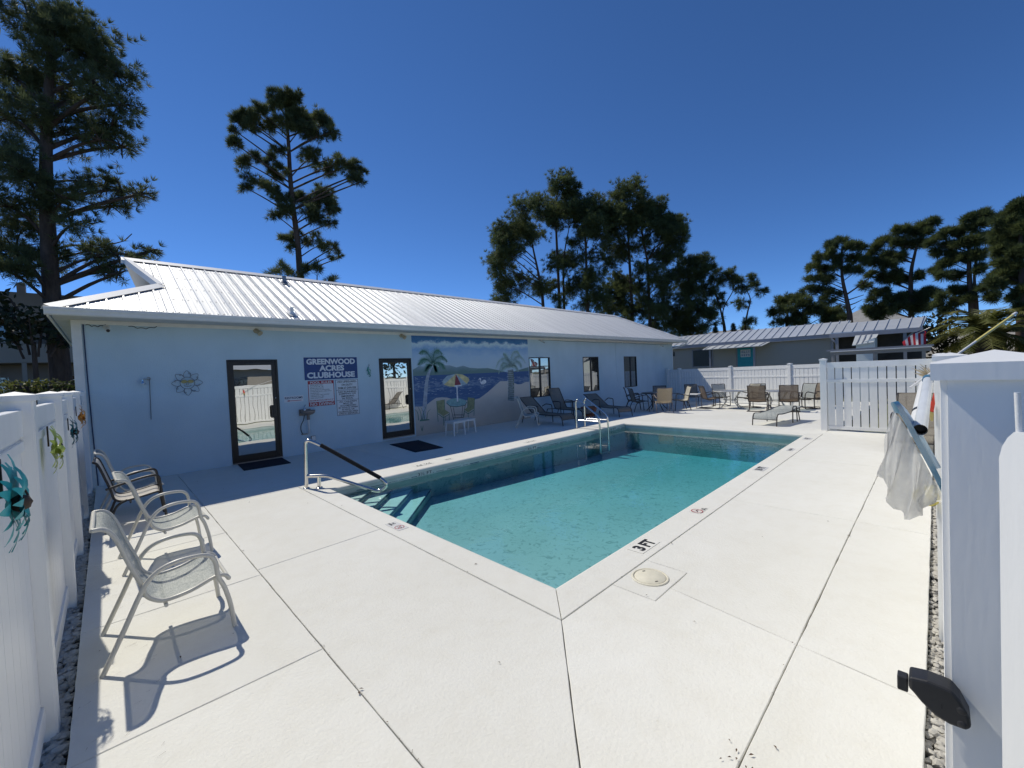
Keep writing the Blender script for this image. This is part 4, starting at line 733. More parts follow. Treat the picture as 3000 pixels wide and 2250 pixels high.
# ================================================================ sling chairs
def ribbon(m, prof, hw, sag=.02, cols=7):
    C_ = curve_pts([(p[0], 0, p[1]) for p in prof], 5); n = len(C_); v = []; f = []
    for i, c in enumerate(C_):
        d = (C_[min(i + 1, n - 1)] - C_[max(i - 1, 0)]).normalized(); nr = Vector((d.z, 0, -d.x))
        for k in range(cols): u = k / (cols - 1) * 2 - 1; q = c + nr * (sag * (1 - u * u)); v.append((q.x, u * hw, q.z))
    for i in range(n - 1):
        for k in range(cols - 1): f.append((i * cols + k, i * cols + k + 1, (i + 1) * cols + k + 1, (i + 1) * cols + k))
    return m.add(v, f, True)
RAIL_A = [(-.33, .87), (-.285, .865), (-.25, .83), (-.22, .76), (-.18, .62), (-.13, .47), (-.115, .40), (-.08, .355), (-.02, .325), (.11, .335), (.24, .375), (.30, .37), (.325, .335)]
LEG_A = [(-.33, 0), (-.22, .24), (-.14, .42), (-.09, .50), (-.03, .545), (.06, .565), (.17, .56), (.225, .535), (.25, .48), (.26, .38), (.29, .30), (.32, .16), (.335, 0)]
RAIL_B = [(-.34, .92), (-.31, .90), (-.285, .84), (-.25, .72), (-.20, .54), (-.18, .44), (-.15, .395), (-.08, .375), (.10, .395), (.24, .42), (.29, .40)]
ARM_B = [(-.245, .56), (-.10, .60), (.10, .645), (.22, .655), (.27, .63), (.285, .55), (.295, .40), (.315, .20), (.335, 0)]
def sling_chair(name, label, loc, rz, frame='beige_frame', cloth='sling_grey', style='A', group=None, s=1.0):
    t = thing(name, label, 'chair', loc, rz, group); t.scale = (s, s, s); w = .265
    rail = RAIL_A if style == 'A' else RAIL_B
    m = MB(); ribbon(m, rail, w - .012); m.build('sling', cloth, t)
    for sgn in (-1, 1):
        y = sgn * w; m = MB(); m.tube([(p.x, p.y, p.z) for p in curve_pts([(a, y, b) for a, b in rail], 4)], .0135, 8); m.build('side_rail', frame, t)
        yo = sgn * (w + .03)
        if style == 'A': m = MB(); m.tube(curve_pts([(a, yo, b) for a, b in LEG_A], 4), .0145, 8); m.build('arm_and_legs', frame, t)
        elif style == 'B':
            m = MB(); m.tube(curve_pts([(a, yo, b) for a, b in ARM_B], 4), .0150, 8); m.build('arm_and_front_leg', frame, t)
            m = MB(); m.tube(curve_pts([(-.05, yo, .385), (-.15, yo, .33), (-.215, yo, .18), (-.27, yo, 0)], 4), .0150, 8); m.build('back_leg', frame, t)
        else:                                             # spring base: arm runs down in front and back along the floor
            m = MB(); m.tube(curve_pts([(-.245, yo, .56), (-.05, yo, .60), (.14, yo, .64), (.24, yo, .60), (.28, yo, .48), (.29, yo, .20), (.27, yo, .05), (.18, yo, .02), (-.28, yo, .02)], 4), .0165, 8); m.build('spring_frame', frame, t)
    ends = ((rail[0][0], rail[0][1]), (rail[-1][0], rail[-1][1]))
    for a, b in ends: m = MB(); m.tube([(a, -w, b), (a, w, b)], .012, 8); m.build('cross_bar', frame, t)
    a, b = (-.02, .31) if style == 'A' else (-.02, .355); m = MB(); m.tube([(a, -w - .03, b - .01), (a, 0, b - .03), (a, w + .03, b - .01)], .011, 8); m.build('stretcher', frame, t)
    if style == 'C': m = MB(); m.tube([(-.28, -w - .03, .02), (-.28, w + .03, .02)], .0165, 8); m.tube([(-.02, -w, .36), (-.06, 0, .34), (-.02, w, .36)], .014, 8); m.build('base_bar', frame, t)
    return t
sling_chair('sling_armchair', 'nearest beige sling armchair in the sun by the left fence', (.225, 3.77, 0), 0)
sling_chair('sling_armchair', 'second beige sling armchair by the left fence, in front of the black one', (.345, 5.50, 0), rad(2))
sling_chair('sling_armchair', 'black framed armchair with white sling by the left fence', (.165, 7.15, 0), rad(-1), 'dark_frame', 'sling_white', 'B', s=.93)
sling_chair('sling_armchair', 'shaded beige sling armchair at the wall behind the black framed one', (.175, 7.95, 0), rad(1))
sling_chair('sling_armchair', 'beige sling armchair in shade at the right end of the mural', (9.28, 8.88, 0), rad(-52), s=1.05)

# ================================================================ chaise loungers
def chaise(label, loc, rz, ang, arms=True, length=1.55, cloth='sling_taupe', frame='dark_frame', name='chaise_lounge'):
    t = thing(name, label, 'lounger', loc, rz); w = .29; H = .34; ca, sa = math.cos(ang), math.sin(ang); bx = length * .42
    back = [(bx, H - .01), (bx + .25 * ca, H + .25 * sa), (bx + .55 * ca, H + .56 * sa), (bx + .72 * ca, H + .74 * sa), (bx + .78 * ca + .03, H + .78 * sa + .005)]
    seat = [(-length * .42, .18), (-length * .40, .26), (-length * .33, H - .02), (-length * .1, H - .04), (bx - .12, H - .03), (bx, H - .01)]
    m = MB(); ribbon(m, seat, w - .012, -.018); m.build('seat_sling', cloth, t); m = MB(); ribbon(m, back, w - .012, -.018); m.build('back_sling', cloth, t)
    for sgn in (-1, 1):
        y = sgn * w; m = MB(); m.tube(curve_pts([(-length * .44, y, 0)] + [(a, y, b) for a, b in seat] , 4), .0145, 8); m.build('seat_rail', frame, t)
        m = MB(); m.tube(curve_pts([(a, y, b) for a, b in back], 4), .0145, 8); m.build('back_rail', frame, t)
        m = MB(); m.tube([(bx + .02, y * 1.02, H - .02), (bx + .40, y * 1.02, H - .05), (bx + .52, y * 1.02, 0)], .014, 8); m.build('rear_leg', frame, t)
        yo = sgn * (w + .03)
        if arms: m = MB(); m.tube(arc3([(bx + .20 * ca, yo, H + .24 * sa + .02), (bx - .02, yo, H + .25), (bx - .30, yo, H + .23), (bx - .32, yo, .0)], .05), .015, 8); m.build('armrest', frame, t)
        else: m = MB(); m.tube(arc3([(bx - .1, yo, 0), (bx - .08, yo, H + .1), (bx + .2, yo, H + .1), (bx + .24, yo, 0)], .07), .015, 8); m.build('leg_loop', frame, t)
    for xx, zz in ((seat[0][0], .18), (back[-1][0], back[-1][1]), (bx, H - .02)): m = MB(); m.tube([(xx, -w, zz), (xx, w, zz)], .012, 8); m.build('cross_bar', frame, t)
    return t
# local -x is the foot end
chaise('dark framed chaise lounge beside the beige armchair at the mural', (10.12, 8.55, 0), rad(86), rad(38))
chaise('chaise lounge with its back set upright under the first window', (11.75, 8.95, 0), rad(84), rad(62))
chaise('chaise lounge with low back under the second window, right of the ladder', (13.05, 8.2, zg(13)), rad(72), rad(30))
chaise('low grey chaise lounge lying flat in the sun beyond the far pool edge', (12.95, 3.13, zg(13)), rad(-6), rad(2), False, 1.35, 'sling_grey', 'brown_frame')
chaise('folded lounger leaning by the right fence behind the skimmer net', (10.4, .30, 0), rad(-2), rad(48), True, 1.3, 'sling_taupe', 'dark_frame')

# ================================================================ tables
def round_table(label, loc, r, H, legm, glass=True, shape='X'):
    t = thing('patio_table', label, 'table', loc); m = MB()
    m.lathe([(0, H + .006), (r - .02, H + .006), (r - .02, H), (0, H)], (0, 0, 0), 36); m.build('table_top', 'table_glass' if glass else 'taupe', t)
    m = MB(); m.tube([(r * math.cos(2 * PI * k / 36), r * math.sin(2 * PI * k / 36), H - .004) for k in range(36)], .016, 8, True); m.build('rim', legm, t)
    for k in range(4):
        a = PI / 4 + k * PI / 2 + .2; c, s = math.cos(a), math.sin(a); m = MB()
        m.tube(curve_pts([(c * r * .85, s * r * .85, H - .01), (c * r * .45, s * r * .45, H * .62), (c * r * .40, s * r * .40, H * .35), (c * r * .8, s * r * .8, 0)], 5), .017, 8); m.build('leg', legm, t)
    m = MB(); m.tube([(r * .42 * math.cos(2 * PI * k / 20), r * .42 * math.sin(2 * PI * k / 20), H * .48) for k in range(20)], .012, 6, True); m.build('leg_ring', legm, t)
round_table('dark round patio table in the shade near the third window', (15.75, 7.85, zg(15.7)), .58, .70, 'dark_frame', False)
round_table('round glass patio table in the sun, nearer the clubhouse', (17.75, 5.75, zg(17.7)), .62, .70, 'beige_frame')
round_table('round glass patio table in the sun, nearer the fence corner post', (17.75, 4.15, zg(17.7)), .60, .70, 'beige_frame')
def chair_at(label, x, y, ang, frame, cloth, style='B', name='patio_chair', s=1.0): return sling_chair(name, label, (x, y, zg(x)), rad(ang), frame, cloth, style, 'chairs around the patio tables', s)
chair_at('dark patio chair left of the shaded table, nearest the lounger', 14.92, 8.22, -42, 'dark_frame', 'sling_taupe')
chair_at('dark patio chair behind the nearest one at the shaded table, by the wall', 15.75, 8.95, -60, 'dark_frame', 'sling_taupe')
chair_at('tan backed patio chair turned away from us at the shaded table', 14.95, 7.2, 38, 'taupe', 'sling_tan')
chair_at('dark patio chair on the far side of the shaded table', 17.0, 8.35, 205, 'dark_frame', 'sling_taupe')
chair_at('pale sunlit patio chair right of the shaded table, facing left', 16.2, 7.05, 130, 'dark_frame', 'sling_cream')
chair_at('dark patio chair standing alone against the far fence by the shadow edge', 18.85, 7.7, 215, 'dark_frame', 'sling_taupe')
chair_at('brown spring patio chair left of the clubhouse side glass table', 17.35, 6.42, -48, 'brown_frame', 'sling_brown', 'C')
chair_at('grey patio chair behind the clubhouse side glass table', 18.85, 6.5, 215, 'brown_frame', 'sling_grey', 'C')
chair_at('cream patio chair right of the clubhouse side glass table', 18.35, 5.25, 150, 'brown_frame', 'sling_cream', 'C')
chair_at('grey patio chair behind the brown one at the fence side table', 18.65, 4.95, 205, 'brown_frame', 'sling_grey')
chair_at('brown spring patio chair turned away from us, left of the fence side table', 16.75, 4.52, 8, 'brown_frame', 'sling_brown', 'C', s=1.02)
chair_at('brown spring patio chair turned away from us, in front of the fence side table', 17.05, 3.62, 12, 'brown_frame', 'sling_brown', 'C', s=1.02)
chair_at('grey patio chair on the right of the fence side table, facing left', 18.45, 3.45, 150, 'brown_frame', 'sling_grey', 'C')
chair_at('rightmost brown patio chair, beyond the fence side table', 18.75, 3.15, 140, 'brown_frame', 'sling_brown', 'C')
t = thing('side_table', 'small square white top table between the shaded chair and the fence', 'table', (17.25, 7.05, zg(17.2))); m = MB(); m.box(-.3, .3, -.3, .3, .56, .585); m.build('top', 'white_plastic', t, .006)
for a in (-1, 1):
    for b in (-1, 1): m = MB(); m.tube([(a * .24, b * .24, .56), (a * .27, b * .27, 0)], .014, 8); m.build('leg', 'taupe', t)
def plastic_table(label, x, y, rz):
    t = thing('plastic_side_table', label, 'table', (x, y, 0), rz, 'white plastic tables at the mural'); m = MB(); m.box(-.21, .21, -.20, .20, .385, .405); m.build('top', 'white_plastic', t, .008); m = MB(); frame_rect(m, -.20, .20, .345, .386, -.19, -.175, .02)
    m = MB(); m.box(-.195, .195, -.19, -.175, .345, .384); m.box(-.195, .195, .175, .19, .345, .384); m.box(-.195, -.18, -.174, .174, .345, .384); m.box(.18, .195, -.174, .174, .345, .384); m.build('apron', 'white_plastic', t)
    for a in (-1, 1):
        for b in (-1, 1): m = MB(); m.add([(a * .175 - .022, b * .165 - .022, .384), (a * .175 + .022, b * .165 - .022, .384), (a * .175 + .022, b * .165 + .022, .384), (a * .175 - .022, b * .165 + .022, .384), (a * .2 - .013, b * .19 - .013, 0), (a * .2 + .013, b * .19 - .013, 0), (a * .2 + .013, b * .19 + .013, 0), (a * .2 - .013, b * .19 + .013, 0)], [(0, 1, 5, 4), (1, 2, 6, 5), (2, 3, 7, 6), (3, 0, 4, 7), (4, 5, 6, 7)]); m.build('leg', 'white_plastic', t)
plastic_table('left one of two small white plastic tables under the painted parasol', 6.98, 9.52, rad(3)); plastic_table('right one of two small white plastic tables under the painted parasol', 7.45, 9.62, rad(-4))
t = thing('terracotta_bowl', 'low terracotta bowl planter between two loungers by the wall', 'planter', (12.35, 8.75, zg(12.3))); m = MB(); m.lathe([(0, 0), (.16, 0), (.25, .10), (.30, .26), (.27, .26), (.22, .12), (0, .1)], (0, 0, .08), 24); m.build('bowl', 'terracotta', t); m = MB(); m.lathe([(.2, 0), (.18, .08), (0, .08)], (0, 0, 0), 20); m.build('foot', 'terracotta', t)
t = thing('lamp_side_table', 'small dark side table by the upright lounger at the wall', 'table', (12.3, 9.6, zg(12.3))); m = MB(); m.lathe([(0, .53), (.24, .53), (.24, .50), (0, .50)], (0, 0, 0), 24); m.build('top', 'dark_frame', t)
for k in range(3): a = k * 2.1; m = MB(); m.tube([(.2 * math.cos(a), .2 * math.sin(a), .5), (.22 * math.cos(a), .22 * math.sin(a), 0)], .012, 6); m.build('leg', 'dark_frame', t)

# ================================================================ fences
def fence_piece(name, parent, me, loc, rz): return shared(name, me, parent, loc, (0, 0, rz))
def fence(label, A, Bp, posts, H, base, pitch=.150, bw=.138, rails=((.03, .14), (1.13, 1.20), (1.48, 1.60)), proud=.0, cap_h=.032, pw=.127, ends=True, cat='fence', name='picket_fence', side=1, post_top=.105, gap=.019):
    """run of white boards between posts; posts = distances along A->B; base(x,y) gives the ground height"""
    A, Bp = Vector(A), Vector(Bp); d = (Bp - A); L = d.length; d.normalize(); rz = math.atan2(d.y, d.x); t = thing(name, label, cat, (0, 0, 0))
    h = pw / 2; m = MB(); m.box(-h, h, -h, h, -.5, H + post_top); pm = m.mesh('post'); pm.materials.append(M['pvc'])
    b_ = bmesh.new(); b_.from_mesh(pm); bmesh.ops.bevel(b_, geom=[e for e in b_.edges if abs(e.verts[0].co.z - e.verts[1].co.z) > .1], offset=.008, segments=2, affect='EDGES'); b_.to_mesh(pm); b_.free()
    q = h + .012; z0 = H + post_top - .03; m = MB(); m.add([(-q, -q, z0), (q, -q, z0), (q, q, z0), (-q, q, z0), (-q, -q, z0 + .028), (q, -q, z0 + .028), (q, q, z0 + .028), (-q, q, z0 + .028), (0, 0, z0 + .028 + cap_h * .6)], [(3, 2, 1, 0), (0, 1, 5, 4), (1, 2, 6, 5), (2, 3, 7, 6), (3, 0, 4, 7), (4, 5, 8), (5, 6, 8), (6, 7, 8), (7, 4, 8)]); cm = m.mesh('post_cap'); cm.materials.append(M['pvc'])
    for s in posts: p = A + d * s; po = fence_piece('post', t, pm, (p.x, p.y, base(p.x, p.y)), rz); c_ = shared('post_cap', cm, po)
    m = MB(); m.box(-bw / 2, bw / 2, -.011, .011, rails[0][0] + .02, H - .02); bm_ = m.mesh('board'); bm_.materials.append(M['pvc'])
    for s0, s1 in zip(posts, posts[1:]):
        a, b = s0 + h, s1 - h; n = max(1, int(round((b - a) / pitch))); st = (b - a) / n; pa, pb = A + d * a, A + d * b
        for i in range(n): p = A + d * (a + st * (i + .5)); o = fence_piece('board', t, bm_, (p.x, p.y, base(p.x, p.y)), rz); o.scale = ((st - gap) / bw, 1, 1)
        for r0, r1 in rails:
            m = MB(); za, zb = base(pa.x, pa.y), base(pb.x, pb.y); n2 = Vector((-d.y, d.x)); w2 = .024; v = []
            for p, zz in ((pa, za), (pb, zb)):
                for sg, hh in ((-1, r0), (1, r0), (1, r1), (-1, r1)): v.append((p.x + n2.x * w2 * sg, p.y + n2.y * w2 * sg, zz + hh))
            m.add(v, [(0, 1, 2, 3), (7, 6, 5, 4), (0, 4, 5, 1), (1, 5, 6, 2), (2, 6, 7, 3), (3, 7, 4, 0)]); m.build('rail', 'pvc', t, .003)
    return t
flat = lambda x, y: 0.0
fence('white privacy fence with flower ornaments along the left side', (-.325, -.2), (-.325, 10.3), [0, 1.63, 3.39, 5.17, 6.66, 8.42, 10.30], 1.59, flat, pitch=.155, rails=((.03, .14), (1.42, 1.47), (1.49, 1.62)), name='privacy_fence', gap=.004)
fence('white board fence with dark gaps at the far right pool corner', (12.15, 1.87), (12.15, -.06), [0.0, 1.93], 1.58, flat, pitch=.153, rails=((.03, .11), (1.13, 1.20), (1.47, 1.60)))
fence('long white board fence behind the patio tables', (19.2, 2.95), (21.95, 10.25), [0, 1.24, 3.93, 6.98, 7.78], 1.66, lambda x, y: zg(x) - .03, pitch=.165, rails=((.05, .14), (1.20, 1.27), (1.54, 1.68)), post_top=.08)
fence('white board fence along the right edge beyond the gate post', (1.06, -.068), (12.15, -.02), [0.0, 2.5, 4.9, 7.3, 9.7, 11.0], 1.58, flat, pitch=.153, rails=((.03, .11), (1.13, 1.20), (1.47, 1.60)))
# gate latch on the near post, and the edge of the open gate leaf
t = thing('gate_latch', 'black plastic gate latch fixed on the near right post', 'latch', (.985, -.004, 1.127)); m = MB()
pl = [(.043, .030), (.02, .036), (-.008, .033), (-.018, .014), (-.028, -.02), (-.0295, -.04), (-.024, -.052), (-.005, -.053), (.012, -.045), (.028, -.024), (.038, -.006), (.043, .0)]
m.prism([(p[0], p[1] * .67) for p in pl], 'x', -.028, .012); o = m.build('housing', 'blackplastic', t, .004); m = MB(); m.box(-.02, .0, .044, .058, -.013, .012); m.build('latch_tongue', 'blackplastic', t, .002)
for y, z in ((-.019, -.005), (-.019, -.027)): m = MB(); m.lathe([(0, -.0292), (.005, -.0292), (.006, -.028)], (0, y, z), 12, 'x'); m.build('screw', 'blackplastic', t)
m = MB(); m.box(-.0288, -.0278, .0025, .0045, -.013, -.006); m.build('key_slot', 'print_black', t)
t = thing('gate_leaf', 'edge of the open white gate leaf at the right border', 'gate', (0, 0, 0)); m = MB()
gl_ = [(0, .05), (-.0005, 1.565), (.003, 1.580), (.009, 1.592), (.016, 1.600), (.30, 1.605), (.30, .05)]
def gp_(s, z, o): return (.80 - .7 * s + .7 * o, -.0545 - .7 * s - .7 * o, z)
n_ = len(gl_); m.add([gp_(a, b, 0) for a, b in gl_] + [gp_(a, b, .035) for a, b in gl_], [tuple(range(n_)), tuple(range(n_, 2 * n_))[::-1]] + [(i, (i + 1) % n_, n_ + (i + 1) % n_, n_ + i) for i in range(n_)]); m.build('panel', 'pvc', t)
m = MB(); m.tube([gp_(.016, 1.598, .006), gp_(.0145, 1.648, .006)], .0028, 8); m.build('latch_rod', 'white_plastic', t)
# ================================================================ flower ornaments on the left fence
def flower(label, y, z, r, mat, seed, n=13, out=.03, centre='rust'):
    random.seed(seed); t = thing('metal_flower', label, 'ornament', (-.295, y, z), 0, 'metal flowers on the left fence')
    for lay, (k, rr, lift) in enumerate(((n, 1.0, .02), (n, .74, .045))):
        for i in range(k):
            a = 2 * PI * (i + .5 * lay + random.uniform(-.15, .15)) / k; L = r * rr * random.uniform(.85, 1.12); w = L * .125; c, s = math.cos(a), math.sin(a); m = MB(); A = []; Bq = []
            for j in range(7):
                u = j / 6; ww = w * math.sin(PI * min(1, .12 + u * .88)) ** .7 if u < 1 else 0.002; bend = lift + out * math.sin(u * 2.2) - .02 * u * u; e = L * (.1 + .9 * u)
                A.append((bend, c * e - s * ww, s * e + c * ww)); Bq.append((bend + .004, c * e + s * ww, s * e - c * ww))
            m.strip(A, Bq); m.build('petal', mat, t)
    m = MB(); m.lathe([(0, .085), (r * .13, .075), (r * .18, .05), (r * .1, .03)], (0, 0, 0), 14, 'x'); m.build('flower_centre', centre, t)
    m = MB(); m.tube(curve_pts([(.06, -.02, .02), (.075, .01, -.02), (.07, .03, .02), (.06, .03, .05)], 4), .003, 6); m.build('stamen_wire', 'rust', t)
    m = MB(); m.box(.004, .012, .035, .05, .02, .02 + r * .8); m.build('hanger', 'rust', t)
flower('large teal metal flower on the nearest left fence panel', 2.30, 1.31, .175, 'teal_petal', 1, 16)
flower('lime green metal flower on the second left fence panel', 4.00, 1.33, .165, 'lime_petal', 2, 12, .03, 'lime_petal')
flower('dark teal metal flower on the third left fence panel', 5.95, 1.30, .15, 'navy_petal', 3, 13)
flower('orange metal flower on the last left fence panel before the wall', 7.55, 1.37, .15, 'orange_petal', 4, 12, .05, 'orange_petal')
# ================================================================ pool gear by the right fence
t = thing('skimmer_net', 'leaf skimmer net with blue frame and hanging white mesh bag', 'pool net', (0, 0, 0)); XN = 1.95
def rp(k1, k2, x): return (x, k1 * x, CAMH + k2 * x)
fr_ = [rp(.0578, -.086, XN + .28), rp(.0560, -.0835, XN + .05), rp(.0500, -.0905, XN - .02), rp(.0300, -.142, XN - .05), rp(.0115, -.190, XN - .08), rp(-.0010, -.225, XN - .1)]
inner = [rp(.0520, -.0850, XN + .30), rp(.0400, -.100, XN + .30), rp(.0180, -.150, XN + .25), rp(.0, -.195, XN + .22)]
m = MB(); F = curve_pts(fr_, 6); G2 = curve_pts([Vector(p) + Vector((.012, -.012, -.040)) for p in fr_], 6); m.strip(F, G2); m.strip([p + Vector((.05, -.01, 0)) for p in F], [p + Vector((.05, -.01, 0)) for p in G2]); m.strip(F, [p + Vector((.05, -.01, 0)) for p in F]); m.strip(G2, [p + Vector((.05, -.01, 0)) for p in G2]); m.build('front_frame', 'pool_blue', t)
m = MB(); m.tube(curve_pts(inner, 6), .010, 8); m.build('rear_frame', 'pale_blue', t); m = MB(); m.strip(curve_pts(fr_[1:], 5)[:21], curve_pts([inner[0]] + inner, 5)[:21]); m.build('frame_web', 'clear_tube', t)
# mesh bag: upper rim on the frame, hanging to a rounded foot
top_ = curve_pts([rp(.0545, -.098, XN), rp(.0430, -.118, XN - .02), rp(.0250, -.163, XN - .04), rp(.0080, -.208, XN - .06), rp(.0005, -.232, XN - .07)], 6)
bot_ = curve_pts([rp(.0770, -.214, XN), rp(.0700, -.224, XN + .02), rp(.0640, -.262, XN), rp(.0530, -.280, XN + .02), rp(.0300, -.286, XN), rp(.0240, -.276, XN), rp(.0225, -.262, XN), rp(.006, -.258, XN + .03), rp(.0005, -.256, XN + .04)], 3)
n_ = 25; tp = [top_[int(i * (len(top_) - 1) / (n_ - 1))] for i in range(n_)]; bt = [bot_[int(i * (len(bot_) - 1) / (n_ - 1))] for i in range(n_)]
for off, nm in ((0.0, 'net_front'), (.12, 'net_back')):
    m = MB(); rows = 12; v = []; f = []
    for r in range(rows):
        u = r / (rows - 1)
        for i in range(n_):
            p = tp[i].lerp(bt[i], u ** 1.05); w = math.sin(i * 1.9 + u * 2.0) * .022 + math.sin(i * .83 + 1.3) * .02; bul = math.sin(PI * u) * .06; v.append((p.x + off * math.sin(PI * min(1, u * 1.0)) - bul * (1 if off == 0 else -.5) + w * (.3 + u), p.y + .012 * math.sin(i * 1.3 + r * .5) * u, p.z))
    for r in range(rows - 1):
        for i in range(n_ - 1): f.append((r * n_ + i, r * n_ + i + 1, (r + 1) * n_ + i + 1, (r + 1) * n_ + i))
    m.add(v, f, True); m.build(nm, 'net', t)
t = thing('clear_tube', 'clear plastic pipe leaning on the right fence, open end toward us', 'pipe', (0, 0, 0)); a, b = Vector(rp(.0206, -.1307, 2.1)), Vector(rp(.0100, -.043, 3.35)); m = MB(); m.tube([a, a.lerp(b, .5), b], .020, 20, caps=False); m.build('pipe', 'milky_tube', t); m = MB(); m.tube([a + (b - a).normalized() * .01, b], .0172, 20, caps=False); m.lathe([(0, 0), (.0172, 0)], tuple(a + (b - a).normalized() * .05), 20, 'x'); m.build('inner_bore', 'blackplastic', t)
m = MB(); m.tube([b - (b - a).normalized() * .05, b + (b - a).normalized() * .02], .024, 16); m.build('end_collar', 'pool_blue', t)
t = thing('pool_noodle', 'white foam pole leaning against the right fence behind the pipe', 'pole', (0, 0, 0)); m = MB(); a, b = Vector(rp(.0260, -.135, 3.0)), Vector(rp(.0125, -.052, 3.9)); m.tube([a, b], .034, 16); m.build('pole', 'white_plastic', t); m = MB(); m.tube([a.lerp(b, .32), a.lerp(b, .36)], .036, 16); m.build('strap', 'blackplastic', t)
t = thing('rescue_float', 'red and yellow rescue float hung on the right fence', 'float', (0, 0, 0)); x_ = 4.2; m = MB(); m.prism([(p[0] * x_, CAMH + p[1] * x_) for p in ((.0105, -.097), (.003, -.066), (.002, -.085), (.004, -.100))], 'x', x_, x_ + .06); m.build('float_body', 'red_plastic', t, .005); m = MB(); m.prism([(p[0] * x_, CAMH + p[1] * x_) for p in ((.0105, -.0975), (.0035, -.1005), (.005, -.115), (.0075, -.115))], 'x', x_, x_ + .05); m.build('float_tail', 'yellow', t, .003)
t = thing('pool_hose', 'coiled pale yellow hose end on the gravel below the net', 'hose', (0, 0, 0)); m = MB(); a = Vector(rp(.0205, -.266, 3.4)); m.tube([(a.x + i * .02, a.y - i * .006, a.z + .05 + .012 * math.sin(i * 2.1)) for i in range(12)], [.05 if i % 2 else .04 for i in range(12)], 14); m.build('ribbed_hose', 'pole_yellow', t)
t = thing('dried_flower', 'dried tan flower ornament on the right fence above the pipe', 'ornament', (0, 0, 0)); random.seed(4); m = MB()
for k in range(26):
    a = Vector(rp(.003, -.040, 6.0)); d = Vector((random.uniform(-1, .2), random.uniform(.2, 1), random.uniform(-1.1, 1.2))).normalized() * random.uniform(.08, .2); s = Vector((.012, 0, .012)); m.add([a - s, a + d * .6 - s * .8, a + d, a + d * .6 + s * .8], [(0, 1, 2, 3)])
m.build('petals', 'tan_plastic', t)
t = thing('telescopic_pole', 'yellow telescopic pool pole resting on top of the right fence', 'pole', (0, 0, 0)); m = MB(); a, b = Vector(on_x((2300 + 1590 / 3.16, 850 + 600 / 3.16), 5.0)), Vector(on_x((2300 + 2105 / 3.16, 850 + 235 / 3.16), 6.5)); c = a.lerp(b, .3); m.tube([a - (b - a) * .6, c], .009, 10); m.build('inner_tube', 'white_plastic', t); m = MB(); m.tube([c, b], .0115, 10); m.build('outer_tube', 'pole_yellow', t); m = MB(); m.tube([b, b + (b - a).normalized() * .12], .014, 10); m.build('end_cap', 'white_plastic', t)
# dry leaf litter on the deck
random.seed(21); m = MB(); cl = [(1.87, .62)] * 9 + [(.9, 2.2)] * 2 + [(.9, 5.0), (2.13, 5.6), (2.13, 3.2), (2.8, 1.5), (2.9, .62), (5.0, .62)]
for (cx, cy) in cl + [(random.uniform(-.1, 9), random.uniform(.1, 9.9)) for _ in range(60)]:
    if PX0 - .05 < cx < PX1 + .05 and PY0 - .05 < cy < PY1 + .05: continue
    x, y = cx + random.gauss(0, .035), cy + random.gauss(0, .03); a = random.uniform(0, 6.3); L = random.uniform(.006, .017); w = L * .35; c, s = math.cos(a), math.sin(a); z = zg(x) + .008
    m.add([(x - c * L, y - s * L, z), (x - s * w, y + c * w, z + .004), (x + c * L, y + s * L, z + .001), (x + s * w, y - c * w, z + .003)], [(0, 1, 2, 3)])
for k in range(150):
    e_ = random.random(); x, y = (.9 + random.gauss(0, .006), random.uniform(1.0, 7.0)) if e_ < .35 else ((random.uniform(1.0, 9.0), .6 + random.gauss(0, .006)) if e_ < .7 else ((2.13 + random.gauss(0, .006), random.uniform(1.8, 7)) if e_ < .85 else (random.uniform(2.2, 11), 1.8 + random.gauss(0, .006)))); L = random.uniform(.003, .009); a = random.uniform(0, 6.3); c, s = math.cos(a), math.sin(a); z = zg(x) + .006; m.add([(x - c * L, y - s * L, z), (x - s * L * .5, y + c * L * .5, z + .002), (x + c * L, y + s * L, z + .001)], [(0, 1, 2)])
for k in range(60):
    x, y = random.uniform(-.2, .1), random.uniform(2.0, 6.0); a = random.gauss(.5, .5); L = random.uniform(.02, .07); c, s = math.cos(a), math.sin(a); m.add([(x, y, .004), (x + c * L, y + s * L, .006), (x + c * L - s * .0015, y + s * L + c * .0015, .006)], [(0, 1, 2)])
tag(m.build('leaf_litter', 'dead_leaf'), 'dry brown leaf bits scattered on the white deck', 'leaves', kind='stuff')

# ================================================================ mobile home beyond the far fence
t = thing('mobile_home', 'grey sided mobile home with turquoise door and metal roof beyond the fence', 'house'); HX = 28.0; hz0, hz1 = -.4, 2.86
hy0, hy1 = 3.85, 13.6; m = MB(); m.box(HX, HX + 4.2, hy0, hy1, hz0, hz1); m.build('wall', 'siding', t)
lap = MB(); lap.add([(HX - .004, 0, 0), (HX - .022, 0, 0), (HX - .004, 0, .125), (HX - .004, 1, 0), (HX - .022, 1, 0), (HX - .004, 1, .125)], [(0, 1, 4, 3), (1, 2, 5, 4), (0, 2, 1), (3, 4, 5)]); lm = lap.mesh('siding_board'); lm.materials.append(M['siding'])
def lap_run(y0, y1, z0, z1):
    z = z0
    while z < z1 - .06: o = shared('siding_board', lm, t, (0, y0, z)); o.scale = (1, y1 - y0, min(1, (z1 - z) / .125)); z += .125
lap_run(hy0 + .12, 7.52, .5, 2.8); lap_run(8.68, 10.02, .5, 2.8); lap_run(11.38, 12.5, .5, 2.8); lap_run(10.02, 11.38, .5, 1.48)
m = MB(); m.box(HX - .04, HX + .1, hy0 - .01, hy0 + .11, hz0, hz1); m.build('corner_trim', 'mobile_dark_trim', t)
